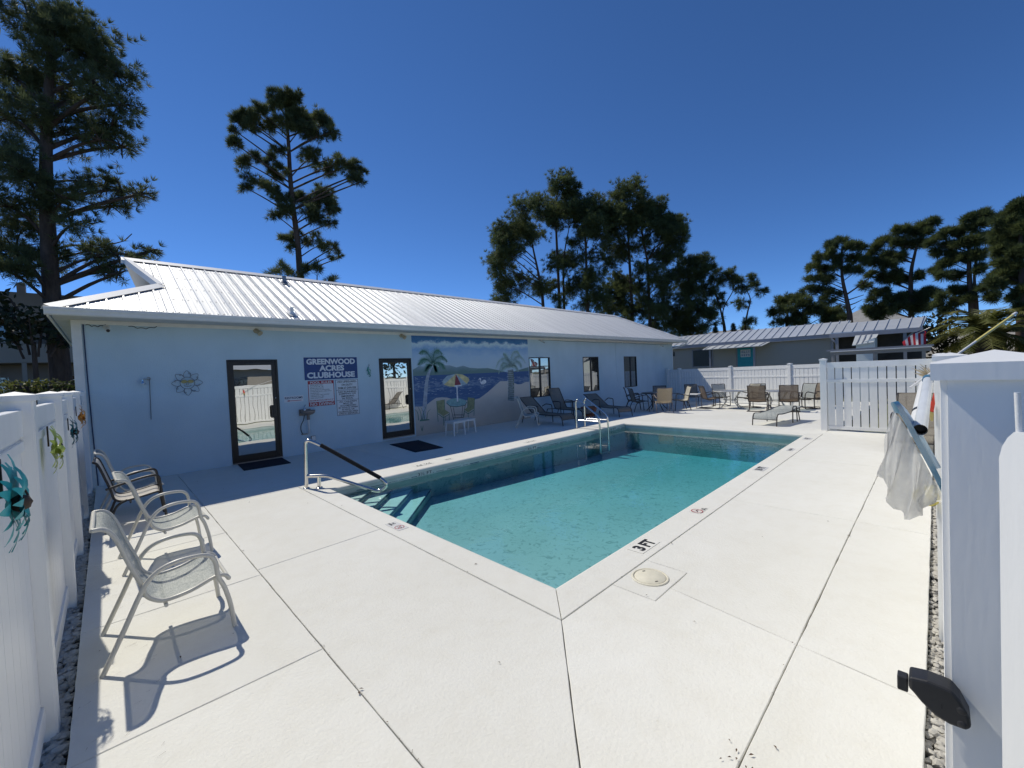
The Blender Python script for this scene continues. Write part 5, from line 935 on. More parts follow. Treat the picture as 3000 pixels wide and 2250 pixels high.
m = MB(); m.box(HX - .3, HX - .27, 3.3, 13.8, 2.78, 2.98); m.build('fascia', 'mobile_dark_trim', t); m = MB(); m.box(HX - .27, HX, 3.3, 13.8, 2.80, 2.82); m.build('soffit', 'mobile_trim', t)
rsl = (3.75 - 3.0) / 2.3
m = MB(); m.add([(HX - .32, 3.3, 2.99), (HX - .32, 13.8, 2.99), (HX + 2.0, 13.8, 3.75), (HX + 2.0, 3.3, 3.75), (HX + 4.5, 13.8, 2.99), (HX + 4.5, 3.3, 2.99)], [(0, 3, 2, 1), (3, 5, 4, 2)]); m.add([(HX, hy0, 2.8), (HX + 4.2, hy0, 2.8), (HX + 2, hy0, 3.7)], [(0, 1, 2)]); rf = m.build('roof', 'mobile_roof', t)
sm_ = MB(); sm_.bar((HX - .32, 0, 3.005), (HX + 2.0, 0, 3.77), .03, .05); smm = sm_.mesh('roof_seam'); smm.materials.append(M['mobile_roof'])
for k in range(26): shared('roof_seam', smm, rf, (0, 3.4 + k * .41, 0))
m = MB(); m.box(HX - .03, HX, 7.62, 8.66, hz0, 2.62); dr = m.build('door_surround', 'mobile_trim', t); m = MB(); m.box(HX - .05, HX - .031, 7.70, 8.58, .55, 2.55); d2 = m.build('door', 'turquoise', dr)
m = MB(); frame_rect(m, 7.9, 8.4, 2.02, 2.42, 0, 0, .03); m = MB()
for a, b in ((7.86, 8.40),): m.box(HX - .056, HX - .051, a, b, 2.0, 2.44)
w_ = m.build('door_window', 'white_trim', d2)
for r in range(2):
    for c in range(4): m = MB(); m.box(HX - .059, HX - .0565, 7.885 + c * .125, 7.995 + c * .125, 2.03 + r * .2, 2.20 + r * .2); m.build('pane', 'window_glass', w_)
m = MB(); m.box(HX - .03, HX, 10.02, 11.38, 1.48, 2.66); w_ = m.build('window', 'mobile_trim', t); m = MB(); m.box(HX - .036, HX - .031, 10.10, 11.30, 1.55, 2.60); m.build('pane', 'dark_glass', w_)
m = MB(); m.box(HX - .03, HX, 12.55, 12.85, 2.3, 2.6); w_ = m.build('window', 'dark_glass', t)
m = MB(); m.add([(HX - 1.3, 6.9, 2.58), (HX - 1.3, 10.2, 2.58), (HX - .05, 10.2, 2.86), (HX - .05, 6.7, 2.86), (HX - 1.3, 6.9, 2.55), (HX - 1.3, 10.2, 2.55), (HX - .05, 10.2, 2.83), (HX - .05, 6.7, 2.83)], [(0, 3, 2, 1), (4, 5, 6, 7), (0, 1, 5, 4), (1, 2, 6, 5), (3, 0, 4, 7)]); aw = m.build('awning', 'awning', t)
for k in range(8): m = MB(); m.bar((HX - 1.29, 7.05 + k * .43, 2.60), (HX - .06, 6.9 + k * .45, 2.875), .035, .03); m.build('awning_seam', 'mobile_dark_trim', aw)
for y in (7.35, 9.8): m = MB(); m.box(HX - 1.2, HX - 1.1, y - .05, y + .05, -.4, 2.56); m.build('awning_post', 'mobile_trim', t)
# carport beside it
t = thing('carport', 'open grey carport with seamed metal roof right of the mobile home', 'carport'); m = MB()
CX = 26.5; m.add([(CX, .45, 2.92), (CX, 3.75, 2.98), (CX + 2.2, 3.9, 3.55), (CX + 2.2, .3, 3.52), (CX, .45, 2.86), (CX, 3.75, 2.92), (CX + 2.2, 3.9, 3.49), (CX + 2.2, .3, 3.46)], [(0, 3, 2, 1), (4, 5, 6, 7), (0, 1, 5, 4), (2, 3, 7, 6), (3, 0, 4, 7), (1, 2, 6, 5)]); rf = m.build('roof', 'mobile_roof', t)
for k in range(9): m = MB(); m.bar((CX - .01, .5 + k * .4, 2.945 + k * .007), (CX + 2.2, .4 + k * .42, 3.55), .03, .03); m.build('roof_seam', 'mobile_roof', rf)
m = MB(); m.box(CX - .04, CX - .005, .40, 3.8, 2.72, 2.92); m.build('fascia', 'mobile_dark_trim', t); m = MB(); m.box(CX + 2.1, CX + 2.2, .4, 3.8, -.4, 3.3); m.build('rear_shade_wall', 'shadow_inside', t)  # dark rear sheet: the carport's inner shade put into its colour
for y in (1.0, 3.5): m = MB(); m.box(CX, CX + .12, y - .06, y + .06, -.4, 2.75); po = m.build('post', 'mobile_trim', t); m = MB(); m.bar((CX + .06, y, 2.4), (CX + .06, y - .3 if y < 2 else y + .25, 2.74), .07, .07); m.build('brace', 'mobile_trim', po)
t = thing('storage_shed', 'small white storage shed with pale metal roof under the carport', 'shed'); SX = 25.2
m = MB(); m.prism([(1.95, -.4), (2.62, -.4), (2.62, 2.25), (1.95, 2.55)], 'x', SX, SX + 1.1); m.build('wall', 'shed_white', t); m = MB(); m.add([(SX - .12, 2.75, 2.26), (SX + 1.1, 2.75, 2.75), (SX + 1.1, 1.90, 2.75), (SX - .12, 1.98, 2.36), (SX - .12, 2.75, 2.22), (SX - .12, 1.98, 2.32)], [(0, 1, 2, 3), (0, 3, 5, 4)]); rf = m.build('roof', 'awning', t)
for k in range(3): m = MB(); m.bar((SX - .12, 2.6 - k * .2, 2.30 + k * .025), (SX + 1.1, 2.55 - k * .2, 2.77), .03, .02); m.build('roof_seam', 'mobile_trim', rf)
# deck railing beam in front of the carport
t = thing('deck_railing', 'weathered deck railing with white capped beam behind the right fence', 'railing'); BX = 20.5
m = MB(); m.box(BX, BX + .30, .05, 3.05, 1.965, 2.03); m.build('cap_rail', 'mobile_trim', t); m = MB(); m.box(BX - .01, BX + .02, .10, 2.92, 1.93, 1.964); m.build('white_strip', 'white_trim', t); m = MB(); m.box(BX + .03, BX + .10, .12, 2.92, 1.80, 1.929); m.build('beam', 'grey_wood', t)
for y in (.3, 1.6, 2.85): m = MB(); m.box(BX + .04, BX + .14, y - .05, y + .05, -.45, 1.80); m.build('post', 'grey_wood', t)
# flag
t = thing('striped_flag', 'red and white striped flag with blue field hanging by the carport', 'flag'); FX = 22.0; fz = zoomed(2300, 850, 3.16)
TL, TR_, BR_, BL_ = [Vector(on_x(fz(*p), FX)) for p in ((1305, 378), (1305, 500), (1100, 522), (1085, 480))]
m = MB(); m.tube([Vector(on_x(fz(1345, 345), FX)), Vector(on_x(fz(1235, 395), FX)), Vector(on_x(fz(1215, 520), FX + .3))], .018, 8); m.build('flag_staff', 'grey_metal', t)
NS = 9
for s in range(NS):
    m = MB(); A = []; Bq = []
    for j in range(9):
        u = j / 8
        for lst, sv in ((A, s / NS), (Bq, (s + 1) / NS)):
            top = TL.lerp(BL_, sv) + Vector((0, 0, .10 * math.sin(PI * sv))); bot = TR_.lerp(BR_, sv); p = top.lerp(bot, u); p = p + Vector((.10 * math.sin(sv * 9 + u * 2.5), 0, 0)); lst.append(p)
    m.strip(A, Bq); m.build('stripe', 'flag_red' if s % 2 == 0 else 'flag_white', t)
m = MB(); a_ = [Vector(on_x(fz(*p), FX + .05)) for p in ((1200, 395), (1240, 375), (1300, 362), (1325, 360))]; b_ = [Vector(on_x(fz(*p), FX + .05)) for p in ((1205, 420), (1245, 405), (1305, 400), (1320, 375))]; m.strip(a_, b_); m.build('blue_field', 'flag_blue', t)
# ================================================================ buildings far behind
t = thing('apartment_block', 'tan two storey apartment block in shade behind the left pine', 'building'); AY = 34.0; K = 34.0 / 22.0
zk = lambda z: CAMH + (z - CAMH) * K
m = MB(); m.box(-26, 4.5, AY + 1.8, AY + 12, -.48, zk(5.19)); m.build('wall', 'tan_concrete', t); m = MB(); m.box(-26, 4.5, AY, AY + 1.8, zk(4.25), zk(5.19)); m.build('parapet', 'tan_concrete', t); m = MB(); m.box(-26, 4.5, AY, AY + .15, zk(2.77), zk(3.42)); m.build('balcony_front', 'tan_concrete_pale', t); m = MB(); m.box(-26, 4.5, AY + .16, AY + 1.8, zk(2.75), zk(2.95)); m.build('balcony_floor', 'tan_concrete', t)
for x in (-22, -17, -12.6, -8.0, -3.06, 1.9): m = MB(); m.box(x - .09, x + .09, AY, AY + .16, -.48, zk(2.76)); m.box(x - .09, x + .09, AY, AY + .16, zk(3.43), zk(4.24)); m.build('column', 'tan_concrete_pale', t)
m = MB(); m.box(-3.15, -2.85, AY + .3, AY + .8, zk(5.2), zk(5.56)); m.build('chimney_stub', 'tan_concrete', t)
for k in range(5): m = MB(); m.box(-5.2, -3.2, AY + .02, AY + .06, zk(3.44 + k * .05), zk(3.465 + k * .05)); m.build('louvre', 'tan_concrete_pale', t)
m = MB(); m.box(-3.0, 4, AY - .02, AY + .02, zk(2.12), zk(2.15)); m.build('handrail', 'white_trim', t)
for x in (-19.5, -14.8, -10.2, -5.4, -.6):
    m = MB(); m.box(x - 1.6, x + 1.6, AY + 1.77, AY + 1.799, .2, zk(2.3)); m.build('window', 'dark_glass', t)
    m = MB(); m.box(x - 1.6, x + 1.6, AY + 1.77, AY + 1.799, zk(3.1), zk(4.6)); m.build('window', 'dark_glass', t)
def bg_house(label, u, r, w, dpt, ez, rz_, mat='shingle'):
    p = at_range(u, r); t = thing('distant_house', label, 'house', (p[0], p[1], -.48), math.atan2(p[1], p[0])); m = MB(); m.box(0, dpt, -w / 2, w / 2, 0, ez); m.build('wall', 'tan_concrete_pale', t); e = .4; m = MB()
    m.add([(-e, -w / 2 - e, ez), (dpt + e, -w / 2 - e, ez), (dpt + e, w / 2 + e, ez), (-e, w / 2 + e, ez), (dpt / 2, -w / 2 + dpt / 2, rz_), (dpt / 2, w / 2 - dpt / 2, rz_)], [(0, 4, 5, 3), (1, 2, 5, 4), (0, 1, 4), (2, 3, 5), (0, 3, 2, 1)]); m.build('roof', mat, t)
    for k in (-1, 0, 1): m = MB(); m.box(-.03, -.005, k * w * .28 - .5, k * w * .28 + .5, ez - 1.7, ez - .5); m.build('window', 'dark_glass', t)
bg_house('distant house with grey hip roof behind the pine cluster left side', (1660, 920), 60, 13, 8, 8.0, 11.0)
bg_house('distant house with pale roof low behind the slim pines', (2140, 985), 75, 14, 8, 5.0, 7.6)
bg_house('distant house with grey roof behind the right pines', (2545, 940), 70, 9, 8, 6.2, 8.8)
bg_house('distant dark roofed house at the far right border', (3000, 1000), 34, 12, 8, 2.0, 3.6)
# ================================================================ trees
def blades(cent, radius, nb, L, W, up=.25, out=None, drng=rng):
    """needle triangles radiating from tuft centres: returns (N*3,3) points"""
    N = len(cent); d = drng.normal(size=(N, nb, 3)); d /= np.linalg.norm(d, axis=2, keepdims=True)
    if out is not None: d = d * .85 + out[:, None, :] * .75
    d[:, :, 2] += up; d /= np.linalg.norm(d, axis=2, keepdims=True)
    ln = L * drng.uniform(.65, 1.15, (N, nb, 1)); s = np.cross(d, drng.normal(size=(N, nb, 3))); s /= np.linalg.norm(s, axis=2, keepdims=True) + 1e-9
    c = cent[:, None, :] + d * ln * .06; tip = c + d * ln; wd = s * W * drng.uniform(.7, 1.2, (N, nb, 1)) / 2
    mid = c + d * ln * .35
    return np.stack([c, mid + wd * 1.0, tip, mid - wd * 1.0], 2).reshape(-1, 3)
def mesh_quads(name, V, mat, parent):
    n = len(V) // 4; me = bpy.data.meshes.new(name); me.vertices.add(len(V)); me.vertices.foreach_set('co', V.astype(np.float32).ravel()); me.loops.add(n * 4); me.loops.foreach_set('vertex_index', np.arange(n * 4, dtype=np.int32)); me.polygons.add(n); me.polygons.foreach_set('loop_start', np.arange(0, n * 4, 4, dtype=np.int32)); me.polygons.foreach_set('loop_total', np.full(n, 4, dtype=np.int32)); me.update(calc_edges=True); me.materials.append(M[mat]); return link(name, me, parent)
def pine(label, trunks, clumps, zf, r, tr0=.2, mat='needles', dens=1.0, seed=0, L=.34, nb=20, name='pine_tree', extra=(), spread=.9, tuft_px=10, rscale=1.3, zs=.72):
    lr = np.random.default_rng(seed); random.seed(seed); t0 = at_range(zf(*trunks[0][0]), r); t = thing(name, label, 'tree', (0, 0, 0), 0)
    px = r / FPX / zf(1, 0)[0] if False else None
    sc = (zf(1, 0)[0] - zf(0, 0)[0]); mpp = r / FPX * sc * rscale          # metres per zoom pixel (wide lens factor)
    TR = []
    m = MB()
    for k, tp in enumerate(trunks):
        P = [Vector(at_range(zf(*p), r)) for p in tp]; g = P[0].copy(); g.z = -.5; P = [g] + P if k == 0 or P[0].z < 6 else P
        C_ = curve_pts([tuple(p) for p in P], 5); n = len(C_); rr = [tr0 * (1 - .75 * i / (n - 1)) * (1 if k == 0 else .7) for i in range(n)]; m.tube(C_, rr, 9); TR.append(C_)
    m.build('trunk', 'bark', t); m = MB(); cents = []; outs = []
    allT = [p for c in TR for p in c]
    for (cx, cy, cr) in clumps:
        cth = RC[2] @ (ray(zf(cx, cy)) / np.linalg.norm(ray(zf(cx, cy)))); c = Vector(at_range(zf(cx, cy), r)); R = cr * mpp * cth ** 1.5; dep = lr.uniform(-1, 1) * spread * R * 1.6; dirv = Vector((c.x, c.y, 0)).normalized(); c = c + dirv * dep
        cand = [p for p in allT if p.z < c.z - .1] or allT; hd = min((p.xy - c.xy).length for p in allT); b = min(cand, key=lambda p: (p - c).length * .5 + abs(p.z - (c.z - R * .6 - hd * .55))); mid = b.lerp(c, .55) + Vector((0, 0, R * .15)); th = max(.012, .03 * (c - b).length ** .5 * tr0 / .2)
        m.tube(curve_pts([tuple(b), tuple(mid), tuple(c)], 4), [th * (1 - .07 * i) for i in range(9)], 5)
        nt = max(10, int(dens * 1.15 * (cr / tuft_px) ** 2 * 2.0)); ns = 9; q = lr.normal(size=(ns, 3)); q[:, 2] += .15; q /= np.linalg.norm(q, axis=1, keepdims=True); q *= lr.uniform(.7, 1.08, (ns, 1)); q[:, 2] *= zs
        k_ = lr.integers(0, ns, nt); u = lr.uniform(.12, 1.0, (nt, 1)) ** .65; jit = lr.normal(size=(nt, 3)) * .16 * (1 + u * .5); jit = np.clip(jit, -.36, .36); rel = q[k_] * u + jit; cents.append(np.array(c)[None] + rel * R); outs.append(q[k_] + jit * .8 + np.array([0, 0, .18]))
        for j in range(ns): e = Vector(np.array(c) + q[j] * R * .95); m.tube([c, c.lerp(e, .5) + Vector((0, 0, .06 * R)), e], [th * .5, th * .32, th * .15], 4, caps=False)
    for pts, th in extra: mx_ = MB(); mx_.tube([Vector(at_range(zf(*p), r)) for p in pts], [th, th * .7, th * .4][:len(pts)], 5); mx_.build('bare_branch', 'bark', t)
    m.build('limbs', 'bark', t); V = blades(np.concatenate(cents), 0, nb, L, L * .035 + r * .0004, out=np.concatenate(outs), drng=lr); mesh_quads('crown', V, mat, t); return t
zD = zoomed(0, 0, 2212 / 3000)
pine('tall dark pine at the left edge, leaning over the roof corner', [[(133, 830), (122, 720), (112, 640), (105, 520), (100, 420), (100, 300), (105, 200), (110, 90), (115, 20)]],
     [(60, 30, 70), (130, 50, 75), (190, 80, 60), (230, 130, 48), (255, 175, 40), (265, 235, 34), (228, 235, 42), (178, 180, 48), (120, 150, 45), (60, 140, 55), (10, 110, 60), (20, 220, 60), (70, 250, 40), (140, 285, 40), (195, 270, 40), (240, 285, 36), (262, 318, 26), (215, 320, 26), (10, 320, 60), (50, 390, 55), (20, 440, 55), (70, 470, 45), (180, 395, 20), (228, 395, 30), (262, 405, 32), (300, 428, 24), (240, 440, 24), (140, 450, 36), (155, 500, 34), (30, 520, 55), (80, 540, 40), (130, 545, 24), (185, 530, 28), (15, 590, 30), (60, 585, 28), (250, 555, 34), (285, 560, 28), (325, 550, 16), (225, 590, 20), (255, 600, 22), (205, 560, 16), (150, 10, 40)],
     zD, 30.0, .44, 'needles', 1.5, 1, .36, 34, rscale=1.75, extra=[([(108, 565), (195, 540), (270, 520)], .06), ([(269, 520), (285, 505)], .03)], tuft_px=8)
z2 = zoomed(630, 240, 2.676)
pine('lone pine standing behind the middle of the clubhouse roof', [[(672, 1560), (665, 1500), (650, 1280), (615, 1000), (590, 750), (580, 550), (570, 400), (560, 250), (545, 110)]],
     [(530, 130, 62), (480, 200, 55), (620, 190, 65), (720, 230, 75), (820, 260, 60), (870, 330, 40), (340, 240, 55), (220, 260, 65), (180, 300, 40), (300, 330, 55), (420, 330, 55), (160, 400, 32), (900, 420, 45), (800, 450, 55), (700, 400, 55), (560, 380, 60), (640, 300, 65), (165, 520, 45), (230, 600, 45), (310, 590, 36), (430, 605, 40), (500, 560, 36), (450, 700, 50), (530, 700, 40), (760, 640, 60), (860, 660, 50), (960, 640, 45), (1080, 640, 55), (1140, 700, 36), (1080, 780, 45), (1140, 800, 22), (960, 580, 20), (250, 740, 22), (240, 830, 30), (340, 800, 45), (420, 850, 42), (480, 870, 34), (860, 860, 80), (780, 920, 60), (900, 960, 55), (660, 880, 50), (600, 900, 36), (520, 950, 45), (450, 1040, 36), (540, 1040, 42), (720, 1040, 55), (800, 1100, 45), (910, 1090, 32), (930, 1020, 28), (560, 1220, 45), (600, 1300, 26), (640, 1180, 34), (760, 1230, 45), (840, 1290, 40), (930, 1310, 30), (970, 1375, 18), (900, 1370, 16)],
     z2, 27.0, .21, 'needles', 1.1, 2, .30, 34, tuft_px=10, rscale=1.55)
pine('young pine tops peeking over the ridge below the lone pine', [[(600, 1640), (590, 1580), (560, 1500)], [(800, 1640), (800, 1500)]], [(520, 1490, 42), (455, 1500, 28), (580, 1500, 26), (700, 1490, 36), (715, 1460, 20), (800, 1480, 40), (920, 1550, 36), (640, 1530, 30)], z2, 26.0, .08, 'needles', .9, 3, .36, 30, tuft_px=12)
z3 = zoomed(1400, 500, 2.458)
def grp(label, trunks, clumps, r, seed, zf=z3, tr0=.2, mat='needles_far', dens=1.0, L=.42, **k): return pine(label, trunks, clumps, zf, r, tr0, mat, dens, seed, L, 22, tuft_px=8.0, **k)
grp('leftmost pine of the big cluster behind the clubhouse', [[(470, 970), (440, 760), (400, 570), (370, 400)]], [(150, 600, 65), (120, 690, 45), (200, 540, 65), (260, 620, 50), (180, 480, 55), (240, 400, 62), (320, 340, 62), (300, 450, 60), (400, 420, 60), (390, 500, 45), (200, 670, 50), (160, 800, 55), (240, 830, 55), (340, 800, 50), (430, 830, 60), (200, 905, 50), (140, 935, 28)], 43, 11, rscale=1.85, zs=.9, dens=1.8)
grp('tallest pine of the big cluster behind the clubhouse', [[(590, 1000), (570, 560), (560, 300), (570, 180)], [(622, 1000), (618, 650), (660, 400)]], [(560, 130, 55), (640, 125, 55), (700, 165, 45), (520, 220, 70), (620, 220, 75), (450, 260, 55), (700, 250, 55), (580, 310, 60), (500, 330, 50), (660, 330, 55), (560, 400, 35), (600, 600, 50), (570, 720, 50), (650, 710, 40), (540, 850, 45), (650, 850, 40), (590, 950, 40)], 44, 12, rscale=1.85, zs=.9, dens=1.8)
grp('middle pine of the big cluster with dense low branches', [[(790, 1010), (780, 650), (770, 420), (740, 300)]], [(760, 240, 55), (840, 235, 55), (880, 290, 50), (780, 320, 55), (720, 400, 45), (850, 400, 55), (800, 490, 45), (700, 500, 40), (880, 520, 50), (720, 620, 40), (840, 620, 40), (760, 760, 50), (850, 770, 50), (720, 850, 45), (830, 880, 50), (760, 950, 45), (870, 960, 50)], 43, 13, rscale=1.85, zs=.9, dens=1.8)
grp('broad dark pine right of centre in the big cluster', [[(1110, 980), (1090, 620), (1080, 400), (1070, 280)]], [(960, 250, 55), (1040, 210, 62), (1130, 205, 65), (1180, 245, 45), (960, 340, 62), (1050, 330, 70), (1140, 320, 60), (940, 440, 60), (1020, 440, 65), (1100, 440, 50), (970, 560, 60), (1040, 580, 50), (940, 700, 40), (1010, 780, 60), (1090, 800, 60), (960, 880, 55), (1060, 900, 60), (940, 980, 55), (1040, 1000, 60), (1110, 1060, 55)], 45, 14, rscale=1.85, zs=.9, dens=1.8)
grp('rightmost tall pine of the big cluster', [[(1240, 1100), (1230, 850), (1220, 650), (1180, 400), (1240, 300)]], [(1290, 240, 45), (1320, 275, 28), (1240, 310, 55), (1320, 370, 60), (1400, 350, 45), (1425, 335, 26), (1470, 410, 26), (1240, 430, 60), (1330, 470, 70), (1420, 470, 60), (1480, 500, 26), (1440, 560, 45), (1200, 540, 50), (1290, 600, 50), (1370, 640, 50), (1420, 720, 50), (1200, 740, 50), (1290, 780, 50), (1370, 830, 50), (1180, 860, 50), (1260, 930, 60), (1350, 960, 50), (1200, 1000, 50), (1300, 1060, 50), (1380, 1100, 45), (1250, 1130, 50)], 44, 15, rscale=1.85, zs=.9, dens=1.8)
grp('low dark pine filling the gap right of the big cluster', [[(1530, 1190), (1525, 1000), (1520, 800), (1540, 700)]], [(1480, 660, 50), (1550, 680, 50), (1630, 680, 45), (1680, 670, 28), (1500, 760, 52), (1580, 760, 45), (1480, 860, 55), (1560, 880, 50), (1650, 860, 40), (1500, 970, 55), (1590, 1000, 55), (1460, 1060, 55), (1540, 1100, 60), (1640, 1020, 45), (1690, 1080, 40), (1600, 1130, 45), (1430, 1130, 45), (1500, 1170, 40)], 46, 16, rscale=1.85, zs=.9, dens=1.8)
grp('slim forked pine right of the cluster with open sky between limbs', [[(1775, 1175), (1745, 990), (1700, 850), (1720, 760)], [(1785, 1170), (1765, 1010), (1830, 880), (1850, 820)]], [(1720, 730, 32), (1800, 740, 40), (1690, 790, 34), (1760, 800, 38), (1830, 800, 40), (1640, 830, 34), (1740, 900, 30), (1720, 950, 34), (1690, 880, 26), (1750, 965, 22), (1860, 780, 30)], 47, 17, tr0=.13)
grp('crooked slim pine, last before the open sky', [[(1925, 1165), (1940, 1030), (1962, 930), (1930, 850)]], [(1900, 790, 30), (1960, 790, 32), (1990, 830, 36), (2040, 870, 32), (1910, 850, 30), (1870, 860, 26), (1890, 950, 36), (1895, 990, 18), (1960, 1090, 36), (1935, 1130, 28)], 48, 18, tr0=.12)
for i, (x, y, h, lab) in enumerate(((1708, 1175, 75, 'narrow cedar left of the forked pine above the mobile home roof'), (1838, 1165, 55, 'narrow cedar right of the forked pine above the mobile home roof'))):
    pine(lab, [[(x, y), (x, y - h)]], [(x, y - h * f, h * .22 * (1.1 - f)) for f in (.1, .25, .4, .55, .7, .85, 1.0)], z3, 40, .06, 'cedar', 3.0, 40 + i, .22, 14, name='cedar_tree', tuft_px=9)
z4 = zoomed(2200, 560, 2.765)
grp('low rounded pine left of the right hand trees', [[(290, 1120), (300, 950)], [(420, 1110), (420, 960)]], [(250, 900, 52), (330, 880, 52), (410, 890, 52), (470, 930, 45), (220, 980, 45), (300, 980, 52), (400, 990, 52), (500, 980, 52), (210, 1070, 28), (290, 1060, 45), (400, 1070, 45), (560, 960, 50), (640, 1000, 50), (700, 980, 50), (620, 1050, 45), (720, 1040, 36)], 44, 21, z4, rscale=1.25)
grp('open crowned pine with bare side branches above the mobile home', [[(805, 1070), (790, 950), (770, 850), (740, 700), (735, 560), (740, 450)]], [(650, 440, 42), (720, 410, 42), (860, 420, 42), (800, 460, 45), (910, 470, 28), (550, 540, 45), (640, 520, 45), (720, 540, 40), (830, 540, 45), (910, 570, 36), (510, 620, 45), (600, 620, 45), (700, 620, 34), (800, 630, 38), (870, 650, 34), (480, 720, 36), (560, 720, 45), (640, 720, 38), (460, 800, 40), (540, 810, 42), (620, 820, 38), (590, 880, 34), (700, 840, 24), (660, 900, 26)], 40, 22, z4, L=.40, extra=[([(777, 885), (840, 865), (915, 840)], .05), ([(785, 930), (850, 905), (903, 878)], .05), ([(792, 980), (825, 955), (850, 935)], .04), ([(769, 842), (860, 780), (970, 695)], .07)], rscale=1.0)
grp('wide pine directly behind the carport', [[(1300, 1030), (1295, 800), (1300, 640), (1330, 500), (1350, 400)]], [(1400, 270, 45), (1480, 250, 36), (1250, 320, 45), (1160, 330, 36), (1330, 330, 55), (1420, 340, 45), (1080, 410, 45), (1180, 430, 55), (1280, 430, 50), (1380, 430, 45), (1000, 460, 36), (990, 510, 28), (1100, 520, 52), (1200, 540, 50), (1010, 580, 45), (1100, 620, 52), (1180, 660, 45), (960, 680, 36), (1060, 700, 52), (920, 760, 36), (1150, 720, 50), (1250, 720, 45), (1360, 680, 36), (1010, 830, 36), (1080, 810, 36), (980, 880, 28), (1150, 880, 55), (1250, 860, 60), (1350, 870, 55), (1440, 820, 45), (1500, 830, 36), (1200, 950, 55), (1330, 960, 55), (1420, 930, 55), (950, 960, 40), (1030, 940, 45), (1100, 980, 45), (1020, 1020, 45)], 41, 23, z4, L=.40, rscale=1.0)
grp('tall pine with twin trunks right of the carport', [[(1790, 990), (1770, 700), (1770, 450), (1800, 300)], [(1830, 980), (1810, 700), (1830, 500)]], [(1810, 220, 45), (1890, 210, 45), (1750, 250, 38), (1840, 290, 55), (1700, 330, 45), (1600, 350, 45), (1520, 380, 36), (1470, 430, 36), (1600, 440, 45), (1700, 430, 55), (1800, 420, 55), (1890, 380, 55), (1500, 500, 36), (1640, 520, 55), (1740, 540, 45), (1850, 520, 55), (1600, 580, 55), (1500, 640, 36), (1560, 700, 45), (1680, 680, 45), (1850, 640, 45), (1640, 800, 40), (1740, 800, 40), (1560, 860, 36), (1660, 890, 40), (1760, 880, 40), (1900, 800, 45), (1960, 860, 45), (1500, 920, 40), (1600, 960, 45)], 40, 24, z4, L=.40, rscale=1.0)
grp('tallest pine at the right border', [[(2180, 1200), (2190, 900), (2190, 700), (2185, 400), (2180, 200)]], [(2180, 130, 55), (2120, 165, 45), (2200, 200, 55), (2050, 205, 45), (2010, 250, 45), (2100, 260, 55), (2020, 320, 55), (2180, 300, 55), (2080, 360, 55), (2000, 400, 45), (2180, 400, 55), (2060, 460, 55), (2150, 500, 55), (1990, 500, 36), (2020, 580, 45), (2100, 600, 55), (2180, 620, 45), (1990, 680, 45), (2060, 680, 55), (2140, 720, 55), (2000, 770, 45), (1950, 750, 45), (2190, 800, 45), (2130, 870, 36), (2190, 950, 45), (2240, 300, 70), (2250, 500, 70), (2240, 700, 60)], 34, 25, z4, L=.34, rscale=1.0)
# broadleaf masses: leaf quads spread through clumps
def shrub(label, clumps, zf, r, mat, seed, leaf=.10, dens=1.0, name='shrub', stem=True, cat='shrub', base=None):
    lr = np.random.default_rng(seed); t = thing(name, label, cat, (0, 0, 0)); sc = (zf(1, 0)[0] - zf(0, 0)[0]); mpp = r / FPX * sc * 1.35; V = []; m = MB(); b0_ = at_range(zf(sum(c[0] for c in clumps) / len(clumps), clumps[0][1]), r)
    for cx, cy, cr in clumps:
        cth = RC[2] @ (ray(zf(cx, cy)) / np.linalg.norm(ray(zf(cx, cy)))); c = at_range(zf(cx, cy), r); R = cr * mpp * cth ** 1.2; dv = np.array([c[0], c[1], 0]); dv /= np.linalg.norm(dv); c = c + dv * lr.uniform(-.8, .8) * R; n = int(dens * 5 * (R / leaf) ** 2); q = lr.normal(size=(n, 3)); q /= np.linalg.norm(q, axis=1, keepdims=True); q = q * lr.uniform(.35, 1, (n, 1)) ** .5 * np.array([1, 1, .8]); p = c + q * R
        a = lr.normal(size=(n, 3)); a /= np.linalg.norm(a, axis=1, keepdims=True); b = np.cross(a, lr.normal(size=(n, 3))); b /= np.linalg.norm(b, axis=1, keepdims=True); L = leaf * lr.uniform(.6, 1.2, (n, 1)); V.append(np.stack([p - a * L, p + b * L * .45, p + a * L, p - b * L * .45], 1).reshape(-1, 3))
        g = Vector((c[0] * .5 + b0_[0] * .5, c[1] * .5 + b0_[1] * .5, max(-.5, c[2] - 1.2 * R - .2))); m.tube([g, g.lerp(Vector(c), .5) + Vector((0, 0, .2)), Vector(c)], [.05, .035, .02], 5)
    m.tube([(b0_[0], b0_[1], -.5), (b0_[0], b0_[1], max(.3, b0_[2] * .7))], [.12, .08], 7)
    m.build('stems', 'bark', t)['kind'] = 'stuff'; mesh_quads('foliage', np.concatenate(V), mat, t); return t
zL = zoomed(0, 700, 2.949)
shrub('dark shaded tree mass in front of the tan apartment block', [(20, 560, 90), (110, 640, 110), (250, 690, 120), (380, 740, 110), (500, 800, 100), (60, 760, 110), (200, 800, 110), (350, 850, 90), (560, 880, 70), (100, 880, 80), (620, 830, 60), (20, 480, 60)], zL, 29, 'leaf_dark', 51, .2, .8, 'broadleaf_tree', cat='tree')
shrub('sunlit hedge just over the left fence', [(30, 1290, 60), (110, 1270, 55), (200, 1275, 60), (290, 1265, 60), (380, 1270, 60), (470, 1265, 60), (560, 1275, 50), (640, 1265, 45), (700, 1280, 40), (20, 1340, 60), (150, 1340, 60), (320, 1335, 60), (450, 1340, 60)], zL, 14.5, 'leaf_hedge', 52, .055, .9, 'hedge')
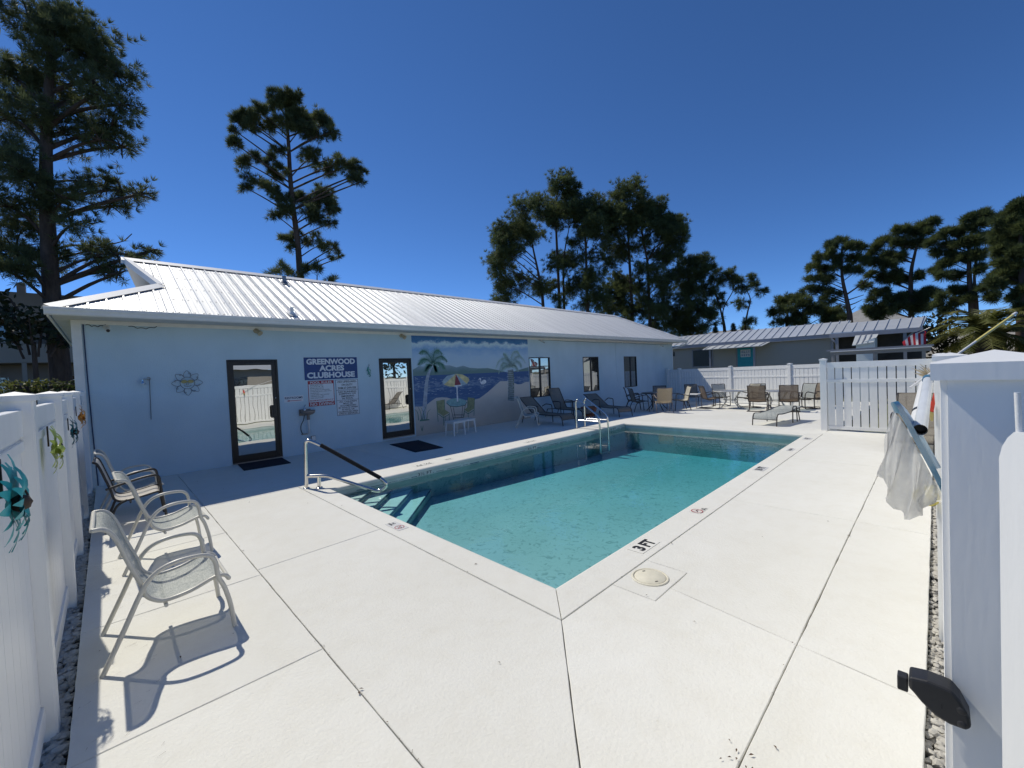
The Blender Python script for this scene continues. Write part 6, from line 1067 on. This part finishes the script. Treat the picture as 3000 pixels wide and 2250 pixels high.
shrub('dark hedge behind the flag and carport', [(1420, 1090, 80), (1500, 1060, 80), (1560, 1130, 80), (1460, 1180, 80), (1560, 1220, 80), (1400, 1240, 70), (1640, 1180, 80), (1660, 1270, 70), (1500, 1280, 70), (1760, 1270, 70), (1880, 1290, 60), (2000, 1290, 60), (2110, 1280, 60), (1420, 1150, 60), (1600, 1030, 60)], z4, 33, 'leaf_dark', 53, .16, .9, 'hedge')
# palm
def palm(label, u, r, crown_r, n, seed):
    random.seed(seed); c = Vector(at_range(u, r)); t = thing('palm', label, 'palm', (0, 0, 0)); m = MB(); m.tube([(c.x, c.y, -.5), (c.x, c.y, c.z * .5), (c.x, c.y, c.z)], [.3, .26, .24], 10); m.build('trunk', 'bark', t)
    for k in range(n):
        az = 2 * PI * k / n + random.uniform(-.2, .2); el = random.uniform(-.5, 1.25); L = crown_r * random.uniform(.75, 1.1); d = Vector((math.cos(az) * math.cos(el), math.sin(az) * math.cos(el), math.sin(el))); pts = []
        for j in range(8): uu = j / 7; pts.append(c + d * L * uu + Vector((0, 0, -.55 * L * uu ** 2.2)))
        m = MB(); m.tube(pts, [.03 * (1 - .1 * j) for j in range(8)], 4, caps=False); C_ = curve_pts(pts, 4)
        for i in range(4, len(C_) - 1):
            dd = (C_[i + 1] - C_[i]).normalized(); sd_ = dd.cross(Vector((0, 0, 1))).normalized()
            for sg in (-1, 1):
                v = (dd * .55 + sd_ * sg * .8 + Vector((0, 0, -.15 + random.uniform(-.2, .1)))).normalized(); l = L * .34 * math.sin(PI * (.15 + .8 * i / len(C_))); e = C_[i] + v * l; w = dd * .035; m.add([C_[i] - w, e, C_[i] + w], [(0, 1, 2)])
        m.build('frond', 'palm_leaf', t)
palm('bushy yellow green palm behind the yellow pole', (2200 + 1880 / 2.765, 560 + 1120 / 2.765), 30, 2.5, 34, 61)
palm('second bushy palm at the right, partly behind the first', (2200 + 2010 / 2.765, 560 + 1170 / 2.765), 32, 2.1, 26, 62)

# ================================================================ behind us: what the glass doors and windows mirror
t = thing('trailer_home', 'pale trailer home seen only mirrored in the first glass door', 'house'); m = MB(); m.box(-6, 9, -17, -13, -.45, 2.7); m.build('wall', 'tan_concrete_pale', t)
m = MB(); m.add([(-6.4, -12.6, 2.7), (9.4, -12.6, 2.7), (9.4, -15, 3.7), (-6.4, -15, 3.7), (-6.4, -17.4, 2.7), (9.4, -17.4, 2.7)], [(0, 1, 2, 3), (3, 2, 5, 4)]); m.build('roof', 'mobile_roof', t)
for x in (-4, -.5, 3, 6.5): m = MB(); m.box(x - .6, x + .6, -13, -12.97, 1.1, 2.2); m.build('window', 'dark_glass', t)
def mass(label, pts, R, seed, leaf=.22):
    lr = np.random.default_rng(seed); t = thing('broadleaf_tree', label, 'tree'); V = []; m = MB()
    for p in pts:
        n = 900; q = lr.normal(size=(n, 3)); q /= np.linalg.norm(q, axis=1, keepdims=True); c = np.array(p) + q * R * lr.uniform(.4, 1, (n, 1)); a = lr.normal(size=(n, 3)); a /= np.linalg.norm(a, axis=1, keepdims=True); b = np.cross(a, lr.normal(size=(n, 3))); b /= np.linalg.norm(b, axis=1, keepdims=True); V.append(np.stack([c - a * leaf, c + b * leaf * .5, c + a * leaf, c - b * leaf * .5], 1).reshape(-1, 3)); m.tube([(p[0], p[1], -.5), (p[0] + .2, p[1], p[2] * .5), tuple(p)], [.2, .15, .08], 6)
    m.build('trunk', 'bark', t); mesh_quads('crown', np.concatenate(V), 'leaf_dark', t)
mass('dark trees seen only mirrored above the fence in the glass doors', [(-8, -22, 4), (-3, -23, 5.5), (2, -22, 4.6), (7, -24, 6), (12, -22, 5), (17, -20, 5.5), (21, -18, 4.5), (26, -17, 5.5), (31, -14, 5)], 3.2, 71)
